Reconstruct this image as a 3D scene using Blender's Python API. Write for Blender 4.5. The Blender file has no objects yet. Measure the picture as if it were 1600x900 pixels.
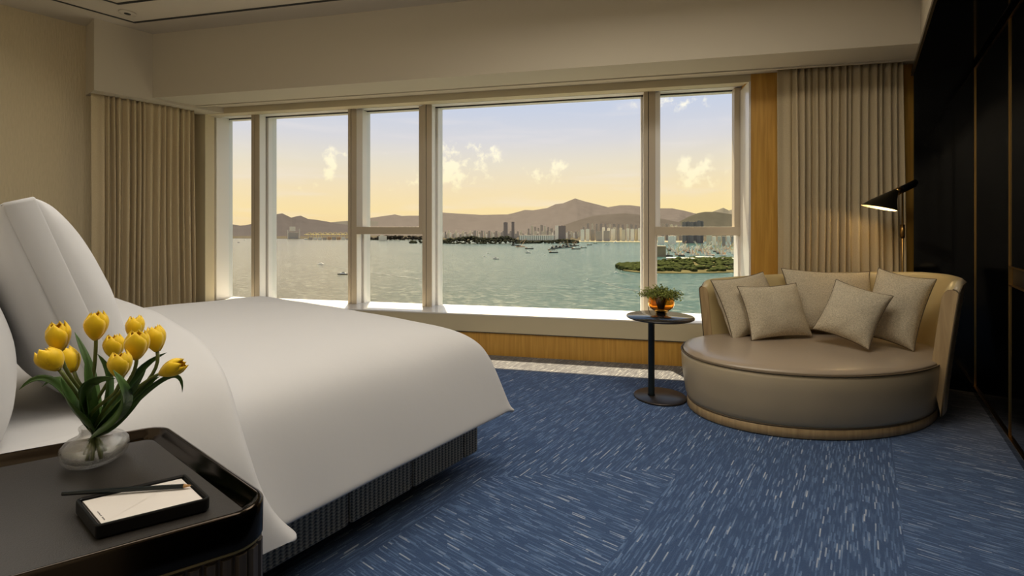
import bpy, bmesh, math, random
from mathutils import Vector, Matrix, noise
random.seed(7)
C = bpy.context.scene.collection
S = bpy.context.scene
PI = math.pi

# ------------------------------------------------------------------ camera
cam_d = bpy.data.cameras.new('camera')
cam = bpy.data.objects.new('camera', cam_d); C.objects.link(cam)
cam.location = (0, 0, 1.2)
cam.rotation_euler = (PI/2, 0, math.atan2(552, 740))
cam_d.sensor_width = 36; cam_d.lens = 36*740/1600
cam_d.shift_y = -94/1600
cam_d.clip_start = 0.05; cam_d.clip_end = 60000
S.camera = cam
S.view_settings.view_transform = 'Standard'
S.view_settings.look = 'None'
S.view_settings.gamma = 1.0
S.view_settings.use_curve_mapping = False
S.view_settings.exposure = 0.0

def lin(c):
    return tuple(((v/255)/12.92 if v/255 <= .04045 else ((v/255+.055)/1.055)**2.4) for v in c[:3]) + (1,)

# ------------------------------------------------------------------ sky
SKY_STRENGTH = 1.12
def build_world():
    w = bpy.data.worlds.new('evening_sky'); S.world = w; w.use_nodes = True
    nt = w.node_tree; N = nt.nodes; L = nt.links; N.clear()
    out = N.new('ShaderNodeOutputWorld'); bg = N.new('ShaderNodeBackground')
    tc = N.new('ShaderNodeTexCoord'); sep = N.new('ShaderNodeSeparateXYZ')
    L.new(tc.outputs['Generated'], sep.inputs[0])
    def M(op, a, b=None, c=None, clamp=False):
        n = N.new('ShaderNodeMath'); n.operation = op; n.use_clamp = clamp
        for i, v in enumerate((a, b, c)):
            if v is None: continue
            if isinstance(v, (int, float)): n.inputs[i].default_value = v
            else: L.new(v, n.inputs[i])
        return n.outputs[0]
    x, y, z = sep.outputs
    az = M('ARCTAN2', x, y)
    ramp = N.new('ShaderNodeValToRGB'); L.new(z, ramp.inputs[0])
    st = [(0, (242,212,160)), (.035, (246,220,166)), (.08, (240,219,182)), (.13, (229,218,200)), (.18, (214,211,216)),
          (.24, (199,205,224)), (.32, (186,203,227)), (.6, (150,180,222)), (1, (120,155,210))]
    cr = ramp.color_ramp
    cr.elements[0].position = 0; cr.elements[0].color = lin(st[0][1])
    cr.elements[1].position = 1; cr.elements[1].color = lin(st[-1][1])
    for p, c in st[1:-1]:
        e = cr.elements.new(p); e.color = lin(c)
    # warmer to the right near the horizon
    def mix(f, a, b):
        n = N.new('ShaderNodeMix'); n.data_type = 'RGBA'
        for s_, v in ((n.inputs[0], f), (n.inputs[6], a), (n.inputs[7], b)):
            if isinstance(v, (int, float)) : s_.default_value = v
            elif isinstance(v, tuple): s_.default_value = v
            else: L.new(v, s_)
        return n.outputs[2]
    warm = M('MULTIPLY', M('SMOOTH_MIN', M('MULTIPLY', M('ADD', az, .75), .75, clamp=True), 1.0, .1), M('SUBTRACT', 1.0, M('MULTIPLY', M('ABSOLUTE', z), 5.0), clamp=True), clamp=True)
    col = mix(M('MULTIPLY', warm, .75), ramp.outputs[0], lin((255,226,146)))
    # thin high streaks
    cv = N.new('ShaderNodeCombineXYZ'); L.new(M('MULTIPLY', az, 3.0), cv.inputs[0]); L.new(M('MULTIPLY', z, 26.0), cv.inputs[1])
    ns = N.new('ShaderNodeTexNoise'); ns.inputs['Scale'].default_value = 1.3; ns.inputs['Detail'].default_value = 5
    L.new(cv.outputs[0], ns.inputs['Vector'])
    streak = M('MULTIPLY', M('SUBTRACT', ns.outputs[0], .52, clamp=True), 1.6, clamp=True)
    col = mix(streak, col, lin((238,228,226)))
    # cumulus banks: (azimuth, sin elevation, half width, half height, amount)
    cn = N.new('ShaderNodeTexNoise'); cn.inputs['Scale'].default_value = 34; cn.inputs['Detail'].default_value = 9; cn.inputs['Roughness'].default_value = .62
    L.new(tc.outputs['Generated'], cn.inputs['Vector'])
    tot = None
    for a0, e0, ra, re, k in [
        (-0.7673, 0.1614, .035, .014, .9), (-0.7726, 0.1171, .05, .03, 1.0), (-0.7057, 0.1441, .04, .025, .9),
        (-0.7379, 0.1083, .06, .014, .6),
        (-0.5707, 0.1178, .034, .02, .8), (-0.5386, 0.1254, .024, .014, .6),
        (-0.2733, 0.1177, .03, .018, .9), (-0.2815, 0.0907, .03, .012, .7), (-0.235, 0.1001, .022, .018, .7),
        (-1.0074, 0.1326, .012, .02, .9), (-1.0167, 0.1099, .014, .016, .9), (-1.0342, 0.0895, .012, .012, .8), (-1.0536, 0.0716, .016, .01, .6), (-0.9836, 0.1436, .012, .006, .6),
        (-0.8409, 0.0897, .02, .014, .5), (-0.877, 0.0838, .025, .012, .4), (-0.8731, 0.1546, .03, .006, .5),
        (-0.303, 0.2424, .08, .012, .5)]:
        da = M('DIVIDE', M('SUBTRACT', az, a0), ra*1.45); de = M('DIVIDE', M('SUBTRACT', z, e0), re*1.45)
        r = M('SQRT', M('ADD', M('MULTIPLY', da, da), M('MULTIPLY', de, de)))
        m = M('MULTIPLY', M('SUBTRACT', 1.25, r, clamp=True), k)
        tot = m if tot is None else M('MAXIMUM', tot, m)
    cm = M('MULTIPLY', M('SUBTRACT', M('ADD', M('MULTIPLY', tot, 1.0), M('MULTIPLY', M('SUBTRACT', cn.outputs[0], .5), 4.6)), .55), 1.7, clamp=True)
    cm = M('MULTIPLY', cm, M('MULTIPLY', tot, 2.0, clamp=True))
    cc = mix(M('MULTIPLY', M('SUBTRACT', z, .06), 7.0, clamp=True), lin((255,238,190)), lin((255,248,234)))
    col = mix(M('MULTIPLY', cm, .95), col, cc)
    L.new(col, bg.inputs[0]); bg.inputs[1].default_value = SKY_STRENGTH
    L.new(bg.outputs[0], out.inputs[0])
build_world()

# ------------------------------------------------------------------ sun: low from the left, grazing the window wall
AW = math.radians(24.5)
WD = Vector((math.cos(AW), math.sin(AW), 0)); WN = Vector((-math.sin(AW), math.cos(AW), 0))
SUN_EL = math.radians(67.6); SUN_AZ = math.radians(25)
to_sun = (WN*math.cos(SUN_AZ) - WD*math.sin(SUN_AZ))*math.cos(SUN_EL) + Vector((0, 0, math.sin(SUN_EL)))
sd = bpy.data.lights.new('sun', 'SUN'); sd.energy = 11.0; sd.angle = math.radians(.6); sd.color = (1, .86, .62)
sun = bpy.data.objects.new('sun', sd); C.objects.link(sun)
sun.rotation_euler = to_sun.to_track_quat('Z', 'Y').to_euler()
# soft room lighting: added fill lights, out of view under the ceiling
def area(name, loc, size, power, col, target=None, sy=None):
    d = bpy.data.lights.new(name, 'AREA'); d.energy = power; d.size = size; d.color = col
    if sy: d.shape = 'RECTANGLE'; d.size_y = sy
    o = bpy.data.objects.new(name, d); C.objects.link(o); o.location = loc
    if target is not None: o.rotation_euler = (Vector(loc)-Vector(target)).to_track_quat('Z', 'Y').to_euler()
    return o
area('room_fill', (-1.9, .45, 2.93), 5.0, 52, (1, .96, .91), (-1.9, -1.7, 0), .8)
area('room_fill', (-.55, 2.0, 3.02), 2.2, 52, (1, .93, .82), (-.45, 1.7, 0), 1.2)

def W(t, n, z=0.0):
    return Vector((-2, 3.825, z)) + WD*t + WN*n

# portal over the window opening so that daylight is sampled well
def portal():
    d = bpy.data.lights.new('window_portal', 'AREA'); d.shape = 'RECTANGLE'; d.size = 5.7; d.size_y = 2.1; d.energy = 1
    d.cycles.is_portal = True
    o = bpy.data.objects.new('window_portal', d); C.objects.link(o)
    o.location = W(-1.4, .56, 1.42); o.rotation_euler = WN.to_track_quat('Z', 'Y').to_euler()
portal()

# ------------------------------------------------------------------ materials
def new_mat(name):
    m = bpy.data.materials.new(name); m.use_nodes = True
    return m, m.node_tree.nodes, m.node_tree.links, m.node_tree.nodes['Principled BSDF']
def pbr(name, col, rough=.6, metal=0, spec=.5, bump=0, bscale=100, bdetail=3, var=0, vscale=8, stretch=None, sheen=0, coat=0):
    m, N, L, b = new_mat(name)
    b.inputs['Base Color'].default_value = lin(col); b.inputs['Roughness'].default_value = rough
    b.inputs['Metallic'].default_value = metal; b.inputs['Specular IOR Level'].default_value = spec
    if sheen: b.inputs['Sheen Weight'].default_value = sheen
    if coat: b.inputs['Coat Weight'].default_value = coat; b.inputs['Coat Roughness'].default_value = .08
    tc = N.new('ShaderNodeTexCoord'); mp = N.new('ShaderNodeMapping'); L.new(tc.outputs['Object'], mp.inputs[0])
    if stretch: mp.inputs['Scale'].default_value = stretch
    if var:
        n = N.new('ShaderNodeTexNoise'); n.inputs['Scale'].default_value = vscale; n.inputs['Detail'].default_value = 6
        L.new(mp.outputs[0], n.inputs['Vector'])
        r = N.new('ShaderNodeMapRange'); L.new(n.outputs[0], r.inputs[0])
        r.inputs[1].default_value = .3; r.inputs[2].default_value = .7; r.inputs[3].default_value = 1-var; r.inputs[4].default_value = 1+var*.6
        x = N.new('ShaderNodeVectorMath'); x.operation = 'SCALE'; x.inputs[0].default_value = lin(col)[:3]
        L.new(r.outputs[0], x.inputs['Scale']); L.new(x.outputs[0], b.inputs['Base Color'])
    if bump:
        n = N.new('ShaderNodeTexNoise'); n.inputs['Scale'].default_value = bscale; n.inputs['Detail'].default_value = bdetail
        L.new(mp.outputs[0], n.inputs['Vector'])
        bp = N.new('ShaderNodeBump'); bp.inputs['Strength'].default_value = bump; bp.inputs['Distance'].default_value = .01
        L.new(n.outputs[0], bp.inputs['Height']); L.new(bp.outputs[0], b.inputs['Normal'])
    return m
def wood(name, c1, c2, scale=(60, 60, 3), rough=.45):
    m, N, L, b = new_mat(name)
    tc = N.new('ShaderNodeTexCoord'); mp = N.new('ShaderNodeMapping'); L.new(tc.outputs['Object'], mp.inputs[0]); mp.inputs['Scale'].default_value = scale
    n = N.new('ShaderNodeTexNoise'); n.inputs['Scale'].default_value = 1; n.inputs['Detail'].default_value = 6; n.inputs['Distortion'].default_value = .6
    L.new(mp.outputs[0], n.inputs['Vector'])
    r = N.new('ShaderNodeValToRGB'); L.new(n.outputs[0], r.inputs[0])
    r.color_ramp.elements[0].position = .3; r.color_ramp.elements[0].color = lin(c1)
    r.color_ramp.elements[1].position = .7; r.color_ramp.elements[1].color = lin(c2)
    L.new(r.outputs[0], b.inputs['Base Color']); b.inputs['Roughness'].default_value = rough
    bp = N.new('ShaderNodeBump'); bp.inputs['Strength'].default_value = .15; bp.inputs['Distance'].default_value = .002
    L.new(n.outputs[0], bp.inputs['Height']); L.new(bp.outputs[0], b.inputs['Normal'])
    return m
def weave(name, c1, c2, sx, sz, rough=.9, bump=.5, axis_stretch=(1, 1, 1)):
    m, N, L, b = new_mat(name)
    tc = N.new('ShaderNodeTexCoord'); mp = N.new('ShaderNodeMapping'); L.new(tc.outputs['Object'], mp.inputs[0]); mp.inputs['Scale'].default_value = axis_stretch
    n1 = N.new('ShaderNodeTexNoise'); n1.inputs['Scale'].default_value = sx; n1.inputs['Detail'].default_value = 5; L.new(mp.outputs[0], n1.inputs['Vector'])
    n2 = N.new('ShaderNodeTexNoise'); n2.inputs['Scale'].default_value = sz; n2.inputs['Detail'].default_value = 2; L.new(mp.outputs[0], n2.inputs['Vector'])
    a = N.new('ShaderNodeMath'); a.operation = 'ADD'; L.new(n1.outputs[0], a.inputs[0]); L.new(n2.outputs[0], a.inputs[1])
    r = N.new('ShaderNodeMapRange'); r.inputs[1].default_value = .7; r.inputs[2].default_value = 1.3; L.new(a.outputs[0], r.inputs[0])
    mx = N.new('ShaderNodeMix'); mx.data_type = 'RGBA'; mx.inputs[6].default_value = lin(c1); mx.inputs[7].default_value = lin(c2)
    L.new(r.outputs[0], mx.inputs[0]); L.new(mx.outputs[2], b.inputs['Base Color'])
    bp = N.new('ShaderNodeBump'); bp.inputs['Strength'].default_value = bump; bp.inputs['Distance'].default_value = .003
    L.new(a.outputs[0], bp.inputs['Height']); L.new(bp.outputs[0], b.inputs['Normal'])
    b.inputs['Roughness'].default_value = rough; b.inputs['Specular IOR Level'].default_value = .15
    return m
MT = {}
MT['plaster'] = pbr('plaster', (196,186,166), .85, spec=.2, bump=.03, bscale=60)
MT['wallpaper'] = pbr('wallpaper', (206,190,156), .85, spec=.2, bump=.55, bscale=9, bdetail=6, var=.05, vscale=14, stretch=(1, 9, 1.2))
MT['ceiling'] = pbr('ceiling_paint', (206,196,178), .9, spec=.2)
MT['slot'] = pbr('dark_slot', (22,26,26), .5)
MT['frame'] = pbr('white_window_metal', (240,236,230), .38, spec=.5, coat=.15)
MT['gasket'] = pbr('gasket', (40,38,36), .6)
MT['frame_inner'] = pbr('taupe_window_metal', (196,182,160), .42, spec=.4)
MT['sill'] = pbr('sill_white', (232,228,222), .22, coat=.5)
MT['cream'] = pbr('cream_panel', (205,192,160), .5)
MT['oak'] = wood('oak_veneer', (188,138,56), (214,164,76), (45, 45, 2.2))
MT['curtain'] = weave('curtain_cloth', (186,168,134), (204,187,154), 500, 1200, .85, .1, (1, 1, .2))
MT['linen_white'] = pbr('white_cotton', (208,206,204), .8, spec=.25, bump=.3, bscale=5, bdetail=6, sheen=.2)
MT['black'] = pbr('black_gloss', (9,9,9), .08, spec=.35)
MT['black_matt'] = pbr('black_matt', (14,14,14), .35, spec=.3)
MT['brass'] = pbr('aged_brass', (176,140,84), .28, metal=1)
MT['darkmetal'] = pbr('dark_gloss_metal', (54,47,40), .14, metal=1)
MT['leather_dark'] = pbr('dark_leather', (50,46,42), .42, bump=.12, bscale=500, spec=.4)
MT['leather'] = pbr('taupe_leather', (196,178,146), .3, spec=.5, bump=.06, bscale=260, var=.04, vscale=5)
MT['leather_seat'] = pbr('seat_leather', (170,152,130), .26, spec=.55, bump=.08, bscale=240)
MT['leather_in'] = pbr('cream_leather', (198,178,130), .34, spec=.5)
MT['oak_pale'] = wood('pale_oak', (166,138,98), (190,162,118), (40, 40, 4))
MT['piping'] = pbr('dark_piping', (104,88,66), .6)
MT['linen'] = weave('oatmeal_linen', (176,162,136), (236,222,194), 160, 620, .95, .8, (1, 1, .35))
MT['tambour'] = wood('dark_tambour', (52,44,36), (76,66,54), (60, 60, 2.5), .45)
MT['paper'] = pbr('paper', (222,214,204), .8)
MT['ink'] = pbr('ink', (70,66,62), .8)
MT['pencil'] = pbr('pencil_green', (14,24,26), .35)
MT['pencil_wood'] = pbr('pencil_wood', (196,150,96), .7)
MT['petal'] = pbr('tulip_petal', (246,202,20), .5, spec=.3, var=.12, vscale=60, stretch=(1, 1, .3), sheen=.2)
MT['leaf'] = pbr('tulip_leaf', (78,108,54), .45, spec=.4, var=.3, vscale=50, stretch=(1, 1, .15))
MT['stem'] = pbr('tulip_stem', (104,112,56), .5)
MT['fern'] = pbr('fern_leaf', (134,142,60), .7, var=.3, vscale=90)
MT['dark_green_metal'] = pbr('green_black_metal', (22,32,34), .35, spec=.5)
MT['table_top'] = pbr('dark_table_top', (38,36,36), .12, spec=.6)
MT['base_top'] = pbr('table_base_bronze', (74,66,60), .35, metal=.7)
MT['shade'] = pbr('lamp_shade_black', (34,30,20), .35, metal=.3)
MT['shade_in'] = pbr('lamp_shade_inside', (232,224,196), .5)
for k in ('petal', 'leaf', 'fern'):
    pass

def glass_mat(name, col, rough=0, ior=1.45):
    m, N, L, b = new_mat(name)
    b.inputs['Base Color'].default_value = lin(col); b.inputs['Roughness'].default_value = rough
    b.inputs['Transmission Weight'].default_value = 1; b.inputs['IOR'].default_value = ior
    return m
def clear_mat(name, tint, base_f, bump, rough=.03):
    m, N, L, b = new_mat(name); N.remove(b)
    t = N.new('ShaderNodeBsdfTransparent'); t.inputs[0].default_value = tint; g = N.new('ShaderNodeBsdfGlossy'); g.inputs['Roughness'].default_value = rough
    lw = N.new('ShaderNodeLayerWeight'); lw.inputs[0].default_value = .35
    n = N.new('ShaderNodeTexNoise'); n.inputs['Scale'].default_value = 70; n.inputs['Detail'].default_value = 4
    bp = N.new('ShaderNodeBump'); bp.inputs['Strength'].default_value = bump; bp.inputs['Distance'].default_value = .004; L.new(n.outputs[0], bp.inputs['Height'])
    L.new(bp.outputs[0], g.inputs['Normal']); L.new(bp.outputs[0], lw.inputs['Normal'])
    a = N.new('ShaderNodeMath'); a.operation = 'MULTIPLY_ADD'; a.use_clamp = True; L.new(lw.outputs['Facing'], a.inputs[0]); a.inputs[1].default_value = .55; a.inputs[2].default_value = base_f
    mx = N.new('ShaderNodeMixShader'); L.new(a.outputs[0], mx.inputs[0]); L.new(t.outputs[0], mx.inputs[1]); L.new(g.outputs[0], mx.inputs[2]); L.new(mx.outputs[0], N['Material Output'].inputs[0])
    return m
MT['glass'] = clear_mat('clear_bubbled_glass', (.97, .965, .95, 1), .06, .3)
MT['amber'] = glass_mat('amber_glass', (246,186,96))
MT['water'] = clear_mat('vase_water', (.96, .96, .94, 1), .02, .2)
def pane_mat():
    m, N, L, b = new_mat('window_glass'); N.remove(b)
    out = N['Material Output']; t = N.new('ShaderNodeBsdfTransparent'); g = N.new('ShaderNodeBsdfGlossy'); g.inputs['Roughness'].default_value = .01
    t.inputs[0].default_value = (.97, .98, .97, 1)
    mx = N.new('ShaderNodeMixShader'); mx.inputs[0].default_value = .010
    L.new(t.outputs[0], mx.inputs[1]); L.new(g.outputs[0], mx.inputs[2]); L.new(mx.outputs[0], out.inputs[0])
    return m
MT['pane'] = pane_mat()

def carpet_mat():
    m, N, L, b = new_mat('blue_streaked_carpet')
    tc = N.new('ShaderNodeTexCoord'); sep = N.new('ShaderNodeSeparateXYZ'); L.new(tc.outputs['Object'], sep.inputs[0])
    x, y, z = sep.outputs
    def M(op, a, b_=None, clamp=False):
        n = N.new('ShaderNodeMath'); n.operation = op; n.use_clamp = clamp
        for i, v in enumerate((a, b_)):
            if v is None: continue
            if isinstance(v, (int, float)): n.inputs[i].default_value = v
            else: L.new(v, n.inputs[i])
        return n.outputs[0]
    # zones woven across: right of x=.12, and the block between x=-1.45 and -.74 nearer than y=2.4
    zr = M('GREATER_THAN', x, .12)
    zc = M('MULTIPLY', M('MULTIPLY', M('GREATER_THAN', x, -1.46), M('LESS_THAN', x, -.74)), M('LESS_THAN', y, M('ADD', 2.4, M('MULTIPLY', M('ADD', x, .74), .9))))
    across = M('MAXIMUM', zr, zc)
    a = M('ADD', M('MULTIPLY', x, across), M('MULTIPLY', y, M('SUBTRACT', 1, across)))       # along the yarn
    c = M('ADD', M('MULTIPLY', y, across), M('MULTIPLY', x, M('SUBTRACT', 1, across)))       # across the yarn
    # rows of yarn, each with its own offset
    pitch = .0052
    row = M('FLOOR', M('DIVIDE', c, pitch))
    def rnd(v, k):
        w = N.new('ShaderNodeTexWhiteNoise'); w.noise_dimensions = '2D'
        cb = N.new('ShaderNodeCombineXYZ'); L.new(v, cb.inputs[0])
        if isinstance(k, (int, float)): cb.inputs[1].default_value = k
        else: L.new(k, cb.inputs[1])
        L.new(cb.outputs[0], w.inputs['Vector']); return w.outputs['Value']
    seg = M('FLOOR', M('ADD', M('DIVIDE', a, .062), M('MULTIPLY', rnd(row, 3.1), 7.0)))
    lite = rnd(row, seg)
    cbs = N.new('ShaderNodeCombineXYZ'); L.new(M('MULTIPLY', a, 9.0), cbs.inputs[0]); L.new(M('MULTIPLY', c, 110.0), cbs.inputs[1])
    tex = N.new('ShaderNodeTexNoise'); tex.inputs['Scale'].default_value = 1; tex.inputs['Detail'].default_value = 4; L.new(cbs.outputs[0], tex.inputs['Vector'])
    big = N.new('ShaderNodeTexNoise'); big.inputs['Scale'].default_value = 1.6; big.inputs['Detail'].default_value = 3; L.new(tc.outputs['Object'], big.inputs['Vector'])
    dash = M('MULTIPLY', M('GREATER_THAN', lite, M('SUBTRACT', .966, M('MULTIPLY', M('SUBTRACT', big.outputs[0], .5), .15))), M('MULTIPLY', tex.outputs[0], 1.3), clamp=True)
    mid = M('MULTIPLY', M('GREATER_THAN', lite, .78), .25)
    fine = M('SUBTRACT', tex.outputs[0], .5)
    f = M('ADD', M('MULTIPLY', dash, .42), M('ADD', mid, M('MULTIPLY', fine, 1.1)), clamp=True)
    r = N.new('ShaderNodeValToRGB'); L.new(f, r.inputs[0])
    r.color_ramp.elements[0].position = 0; r.color_ramp.elements[0].color = lin((62,84,120))
    r.color_ramp.elements[1].position = 1; r.color_ramp.elements[1].color = lin((206,208,212))
    e = r.color_ramp.elements.new(.3); e.color = lin((98,124,162))
    # light painted into the colour: greyer by the window wall and far right corner
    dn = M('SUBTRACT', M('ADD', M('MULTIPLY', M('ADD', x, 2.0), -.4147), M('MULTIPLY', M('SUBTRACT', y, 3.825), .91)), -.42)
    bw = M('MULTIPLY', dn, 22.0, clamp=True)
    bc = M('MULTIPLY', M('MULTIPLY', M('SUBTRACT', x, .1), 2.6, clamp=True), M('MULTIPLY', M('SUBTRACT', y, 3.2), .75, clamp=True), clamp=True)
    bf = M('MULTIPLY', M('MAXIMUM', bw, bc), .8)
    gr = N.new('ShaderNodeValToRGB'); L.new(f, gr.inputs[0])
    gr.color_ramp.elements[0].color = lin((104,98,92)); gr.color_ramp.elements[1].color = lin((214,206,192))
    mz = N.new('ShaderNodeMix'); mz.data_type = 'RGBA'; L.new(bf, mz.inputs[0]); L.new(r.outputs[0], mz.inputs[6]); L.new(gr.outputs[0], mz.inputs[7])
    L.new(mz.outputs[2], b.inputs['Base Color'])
    b.inputs['Roughness'].default_value = .95; b.inputs['Specular IOR Level'].default_value = .1
    b.inputs['Sheen Weight'].default_value = .15
    bp = N.new('ShaderNodeBump'); bp.inputs['Strength'].default_value = .7; bp.inputs['Distance'].default_value = .006
    hn = N.new('ShaderNodeTexNoise'); hn.inputs['Scale'].default_value = 260; hn.inputs['Detail'].default_value = 2; L.new(tc.outputs['Object'], hn.inputs['Vector'])
    L.new(M('ADD', M('MULTIPLY', f, .4), hn.outputs[0]), bp.inputs['Height']); L.new(bp.outputs[0], b.inputs['Normal'])
    return m
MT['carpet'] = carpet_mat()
def rib_mat():
    m, N, L, b = new_mat('ribbed_knit')
    tc = N.new('ShaderNodeTexCoord'); sep = N.new('ShaderNodeSeparateXYZ'); L.new(tc.outputs['Object'], sep.inputs[0])
    def M(op, a, b_=None, clamp=False):
        n = N.new('ShaderNodeMath'); n.operation = op; n.use_clamp = clamp
        for i, v in enumerate((a, b_)):
            if v is None: continue
            if isinstance(v, (int, float)): n.inputs[i].default_value = v
            else: L.new(v, n.inputs[i])
        return n.outputs[0]
    h = M('ADD', sep.outputs[0], sep.outputs[1])
    s1 = M('SINE', M('MULTIPLY', h, 2*PI/.021)); 
    s2 = M('SINE', M('ADD', M('MULTIPLY', sep.outputs[2], 2*PI/.012), M('MULTIPLY', s1, 1.2)))
    v = M('ADD', M('MULTIPLY', s1, .35), M('MULTIPLY', s2, .25)); v = M('ADD', v, .5, clamp=True)
    mx = N.new('ShaderNodeMix'); mx.data_type = 'RGBA'; mx.inputs[6].default_value = lin((84,84,82)); mx.inputs[7].default_value = lin((206,196,174))
    L.new(v, mx.inputs[0]); L.new(mx.outputs[2], b.inputs['Base Color']); b.inputs['Roughness'].default_value = .95
    bp = N.new('ShaderNodeBump'); bp.inputs['Strength'].default_value = .8; bp.inputs['Distance'].default_value = .005
    L.new(v, bp.inputs['Height']); L.new(bp.outputs[0], b.inputs['Normal'])
    return m
MT['rib'] = rib_mat()

# ------------------------------------------------------------------ helpers
def tag(o, label=None, cat=None, group=None, kind=None):
    if label: o['label'] = label
    if cat: o['category'] = cat
    if group: o['group'] = group
    if kind: o['kind'] = kind
    return o
def empty(name, loc=(0, 0, 0), rz=0, label=None, cat=None, group=None):
    o = bpy.data.objects.new(name, None); C.objects.link(o); o.location = loc; o.rotation_euler = (0, 0, rz)
    o.empty_display_size = .1
    return tag(o, label, cat, group)
class MB:
    def __init__(s): s.v = []; s.f = []; s.sm = []
    def add(s, vs, fs, smooth=False):
        k = len(s.v); s.v += [tuple(v) for v in vs]; s.f += [tuple(i+k for i in f) for f in fs]; s.sm += [smooth]*len(fs); return s
    def box(s, x0, x1, y0, y1, z0, z1):
        return s.hexa([(x0, y0), (x1, y0), (x1, y1), (x0, y1)], z0, z1)
    def hexa(s, q, z0, z1):
        vs = [(p[0], p[1], z0) for p in q]+[(p[0], p[1], z1) for p in q]; n = len(q)
        fs = [tuple(range(n-1, -1, -1)), tuple(range(n, 2*n))]+[(i, (i+1) % n, n+(i+1) % n, n+i) for i in range(n)]
        return s.add(vs, fs)
    def wbox(s, t0, t1, n0, n1, z0, z1):
        return s.hexa([W(t0, n0), W(t1, n0), W(t1, n1), W(t0, n1)], z0, z1)
    def bar(s, a, b, r, n=8, r2=None, smooth=True, up=None):
        return s.tube([a, b], [r, r if r2 is None else r2], n, smooth)
    def tube(s, pts, rad, n=10, smooth=True, closed=False, cap=True):
        pts = [Vector(p) for p in pts]; m = len(pts)
        if isinstance(rad, (int, float)): rad = [rad]*m
        vs = []; fs = []; prev = None
        for i, p in enumerate(pts):
            if closed: t = (pts[(i+1) % m]-pts[i-1]).normalized()
            else: t = (pts[min(i+1, m-1)]-pts[max(i-1, 0)]).normalized()
            if prev is None:
                a = Vector((0, 0, 1)) if abs(t.z) < .9 else Vector((1, 0, 0)); u = t.cross(a).normalized()
            else:
                u = (prev-t*prev.dot(t)).normalized()
            prev = u; w = t.cross(u)
            for k in range(n):
                an = 2*PI*k/n; vs.append(p+(u*math.cos(an)+w*math.sin(an))*rad[i])
        for i in range(m if closed else m-1):
            j = (i+1) % m
            for k in range(n):
                l = (k+1) % n; fs.append((i*n+k, i*n+l, j*n+l, j*n+k))
        if cap and not closed:
            fs.append(tuple(range(n-1, -1, -1))); fs.append(tuple((m-1)*n+k for k in range(n)))
        return s.add(vs, fs, smooth)
    def lathe(s, prof, c=(0, 0, 0), n=40, sx=1, sy=1, smooth=True):
        vs = []; fs = []; m = len(prof)
        for r, z in prof:
            for k in range(n):
                a = 2*PI*k/n; vs.append((c[0]+r*math.cos(a)*sx, c[1]+r*math.sin(a)*sy, c[2]+z))
        for i in range(m-1):
            for k in range(n):
                l = (k+1) % n; fs.append((i*n+k, i*n+l, (i+1)*n+l, (i+1)*n+k))
        if prof[0][0] > 1e-5: fs.append(tuple(range(n-1, -1, -1)))
        if prof[-1][0] > 1e-5: fs.append(tuple((m-1)*n+k for k in range(n)))
        return s.add(vs, fs, smooth)
    def grid(s, fn, nu, nv, smooth=True, cu=False):
        vs = [fn(i/(nu if cu else nu-1), j/(nv-1)) for i in range(nu) for j in range(nv)]; fs = []
        for i in range(nu if cu else nu-1):
            for j in range(nv-1):
                a = i*nv+j; b = ((i+1) % nu)*nv+j; fs.append((a, b, b+1, a+1))
        return s.add(vs, fs, smooth)
    def loft(s, rings, closed=True, caps=True, smooth=False):
        n = len(rings[0]); vs = [p for r in rings for p in r]; fs = []
        for i in range(len(rings)-1):
            for k in range(n if closed else n-1):
                l = (k+1) % n; fs.append((i*n+k, i*n+l, (i+1)*n+l, (i+1)*n+k))
        if caps: fs.append(tuple(range(n-1, -1, -1))); fs.append(tuple((len(rings)-1)*n+k for k in range(n)))
        return s.add(vs, fs, smooth)
    def build(s, name, mat, parent=None, loc=None, bevel=0, seg=2, solid=0, sub=0, weld=False, world=True):
        me = bpy.data.meshes.new(name); base = Vector(loc) if loc is not None else Vector((0, 0, 0))
        vs = [Vector(v)-base for v in s.v]
        me.from_pydata(vs, [], s.f); me.materials.append(mat)
        me.polygons.foreach_set('use_smooth', s.sm); me.update()
        bm = bmesh.new(); bm.from_mesh(me)
        if weld: bmesh.ops.remove_doubles(bm, verts=bm.verts, dist=1e-5)
        bmesh.ops.recalc_face_normals(bm, faces=bm.faces)
        bm.to_mesh(me); bm.free()
        o = bpy.data.objects.new(name, me); C.objects.link(o)
        if parent is not None:
            o.parent = parent
            if world: o.matrix_parent_inverse = Matrix.LocRotScale(parent.location, parent.rotation_euler, parent.scale).inverted()
        o.location = base
        if solid: md = o.modifiers.new('solid', 'SOLIDIFY'); md.thickness = solid; md.offset = 0
        if bevel: md = o.modifiers.new('bevel', 'BEVEL'); md.width = bevel; md.segments = seg; md.limit_method = 'ANGLE'; md.angle_limit = math.radians(40); md.harden_normals = False
        if sub: md = o.modifiers.new('sub', 'SUBSURF'); md.levels = sub; md.render_levels = sub
        return o
def struct(o): o['kind'] = 'structure'; return o
ORD = ['first', 'second', 'third', 'fourth', 'fifth', 'sixth', 'seventh', 'eighth', 'ninth', 'tenth', 'eleventh', 'twelfth', 'thirteenth', 'fourteenth', 'fifteenth', 'sixteenth', 'seventeenth', 'eighteenth']
def nth(s_, i): return s_ + ', ' + ORD[i] + ' from the left'
def center(mb):
    xs = [v[0] for v in mb.v]; ys = [v[1] for v in mb.v]; zs = [v[2] for v in mb.v]
    return ((min(xs)+max(xs))/2, (min(ys)+max(ys))/2, min(zs))

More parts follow.
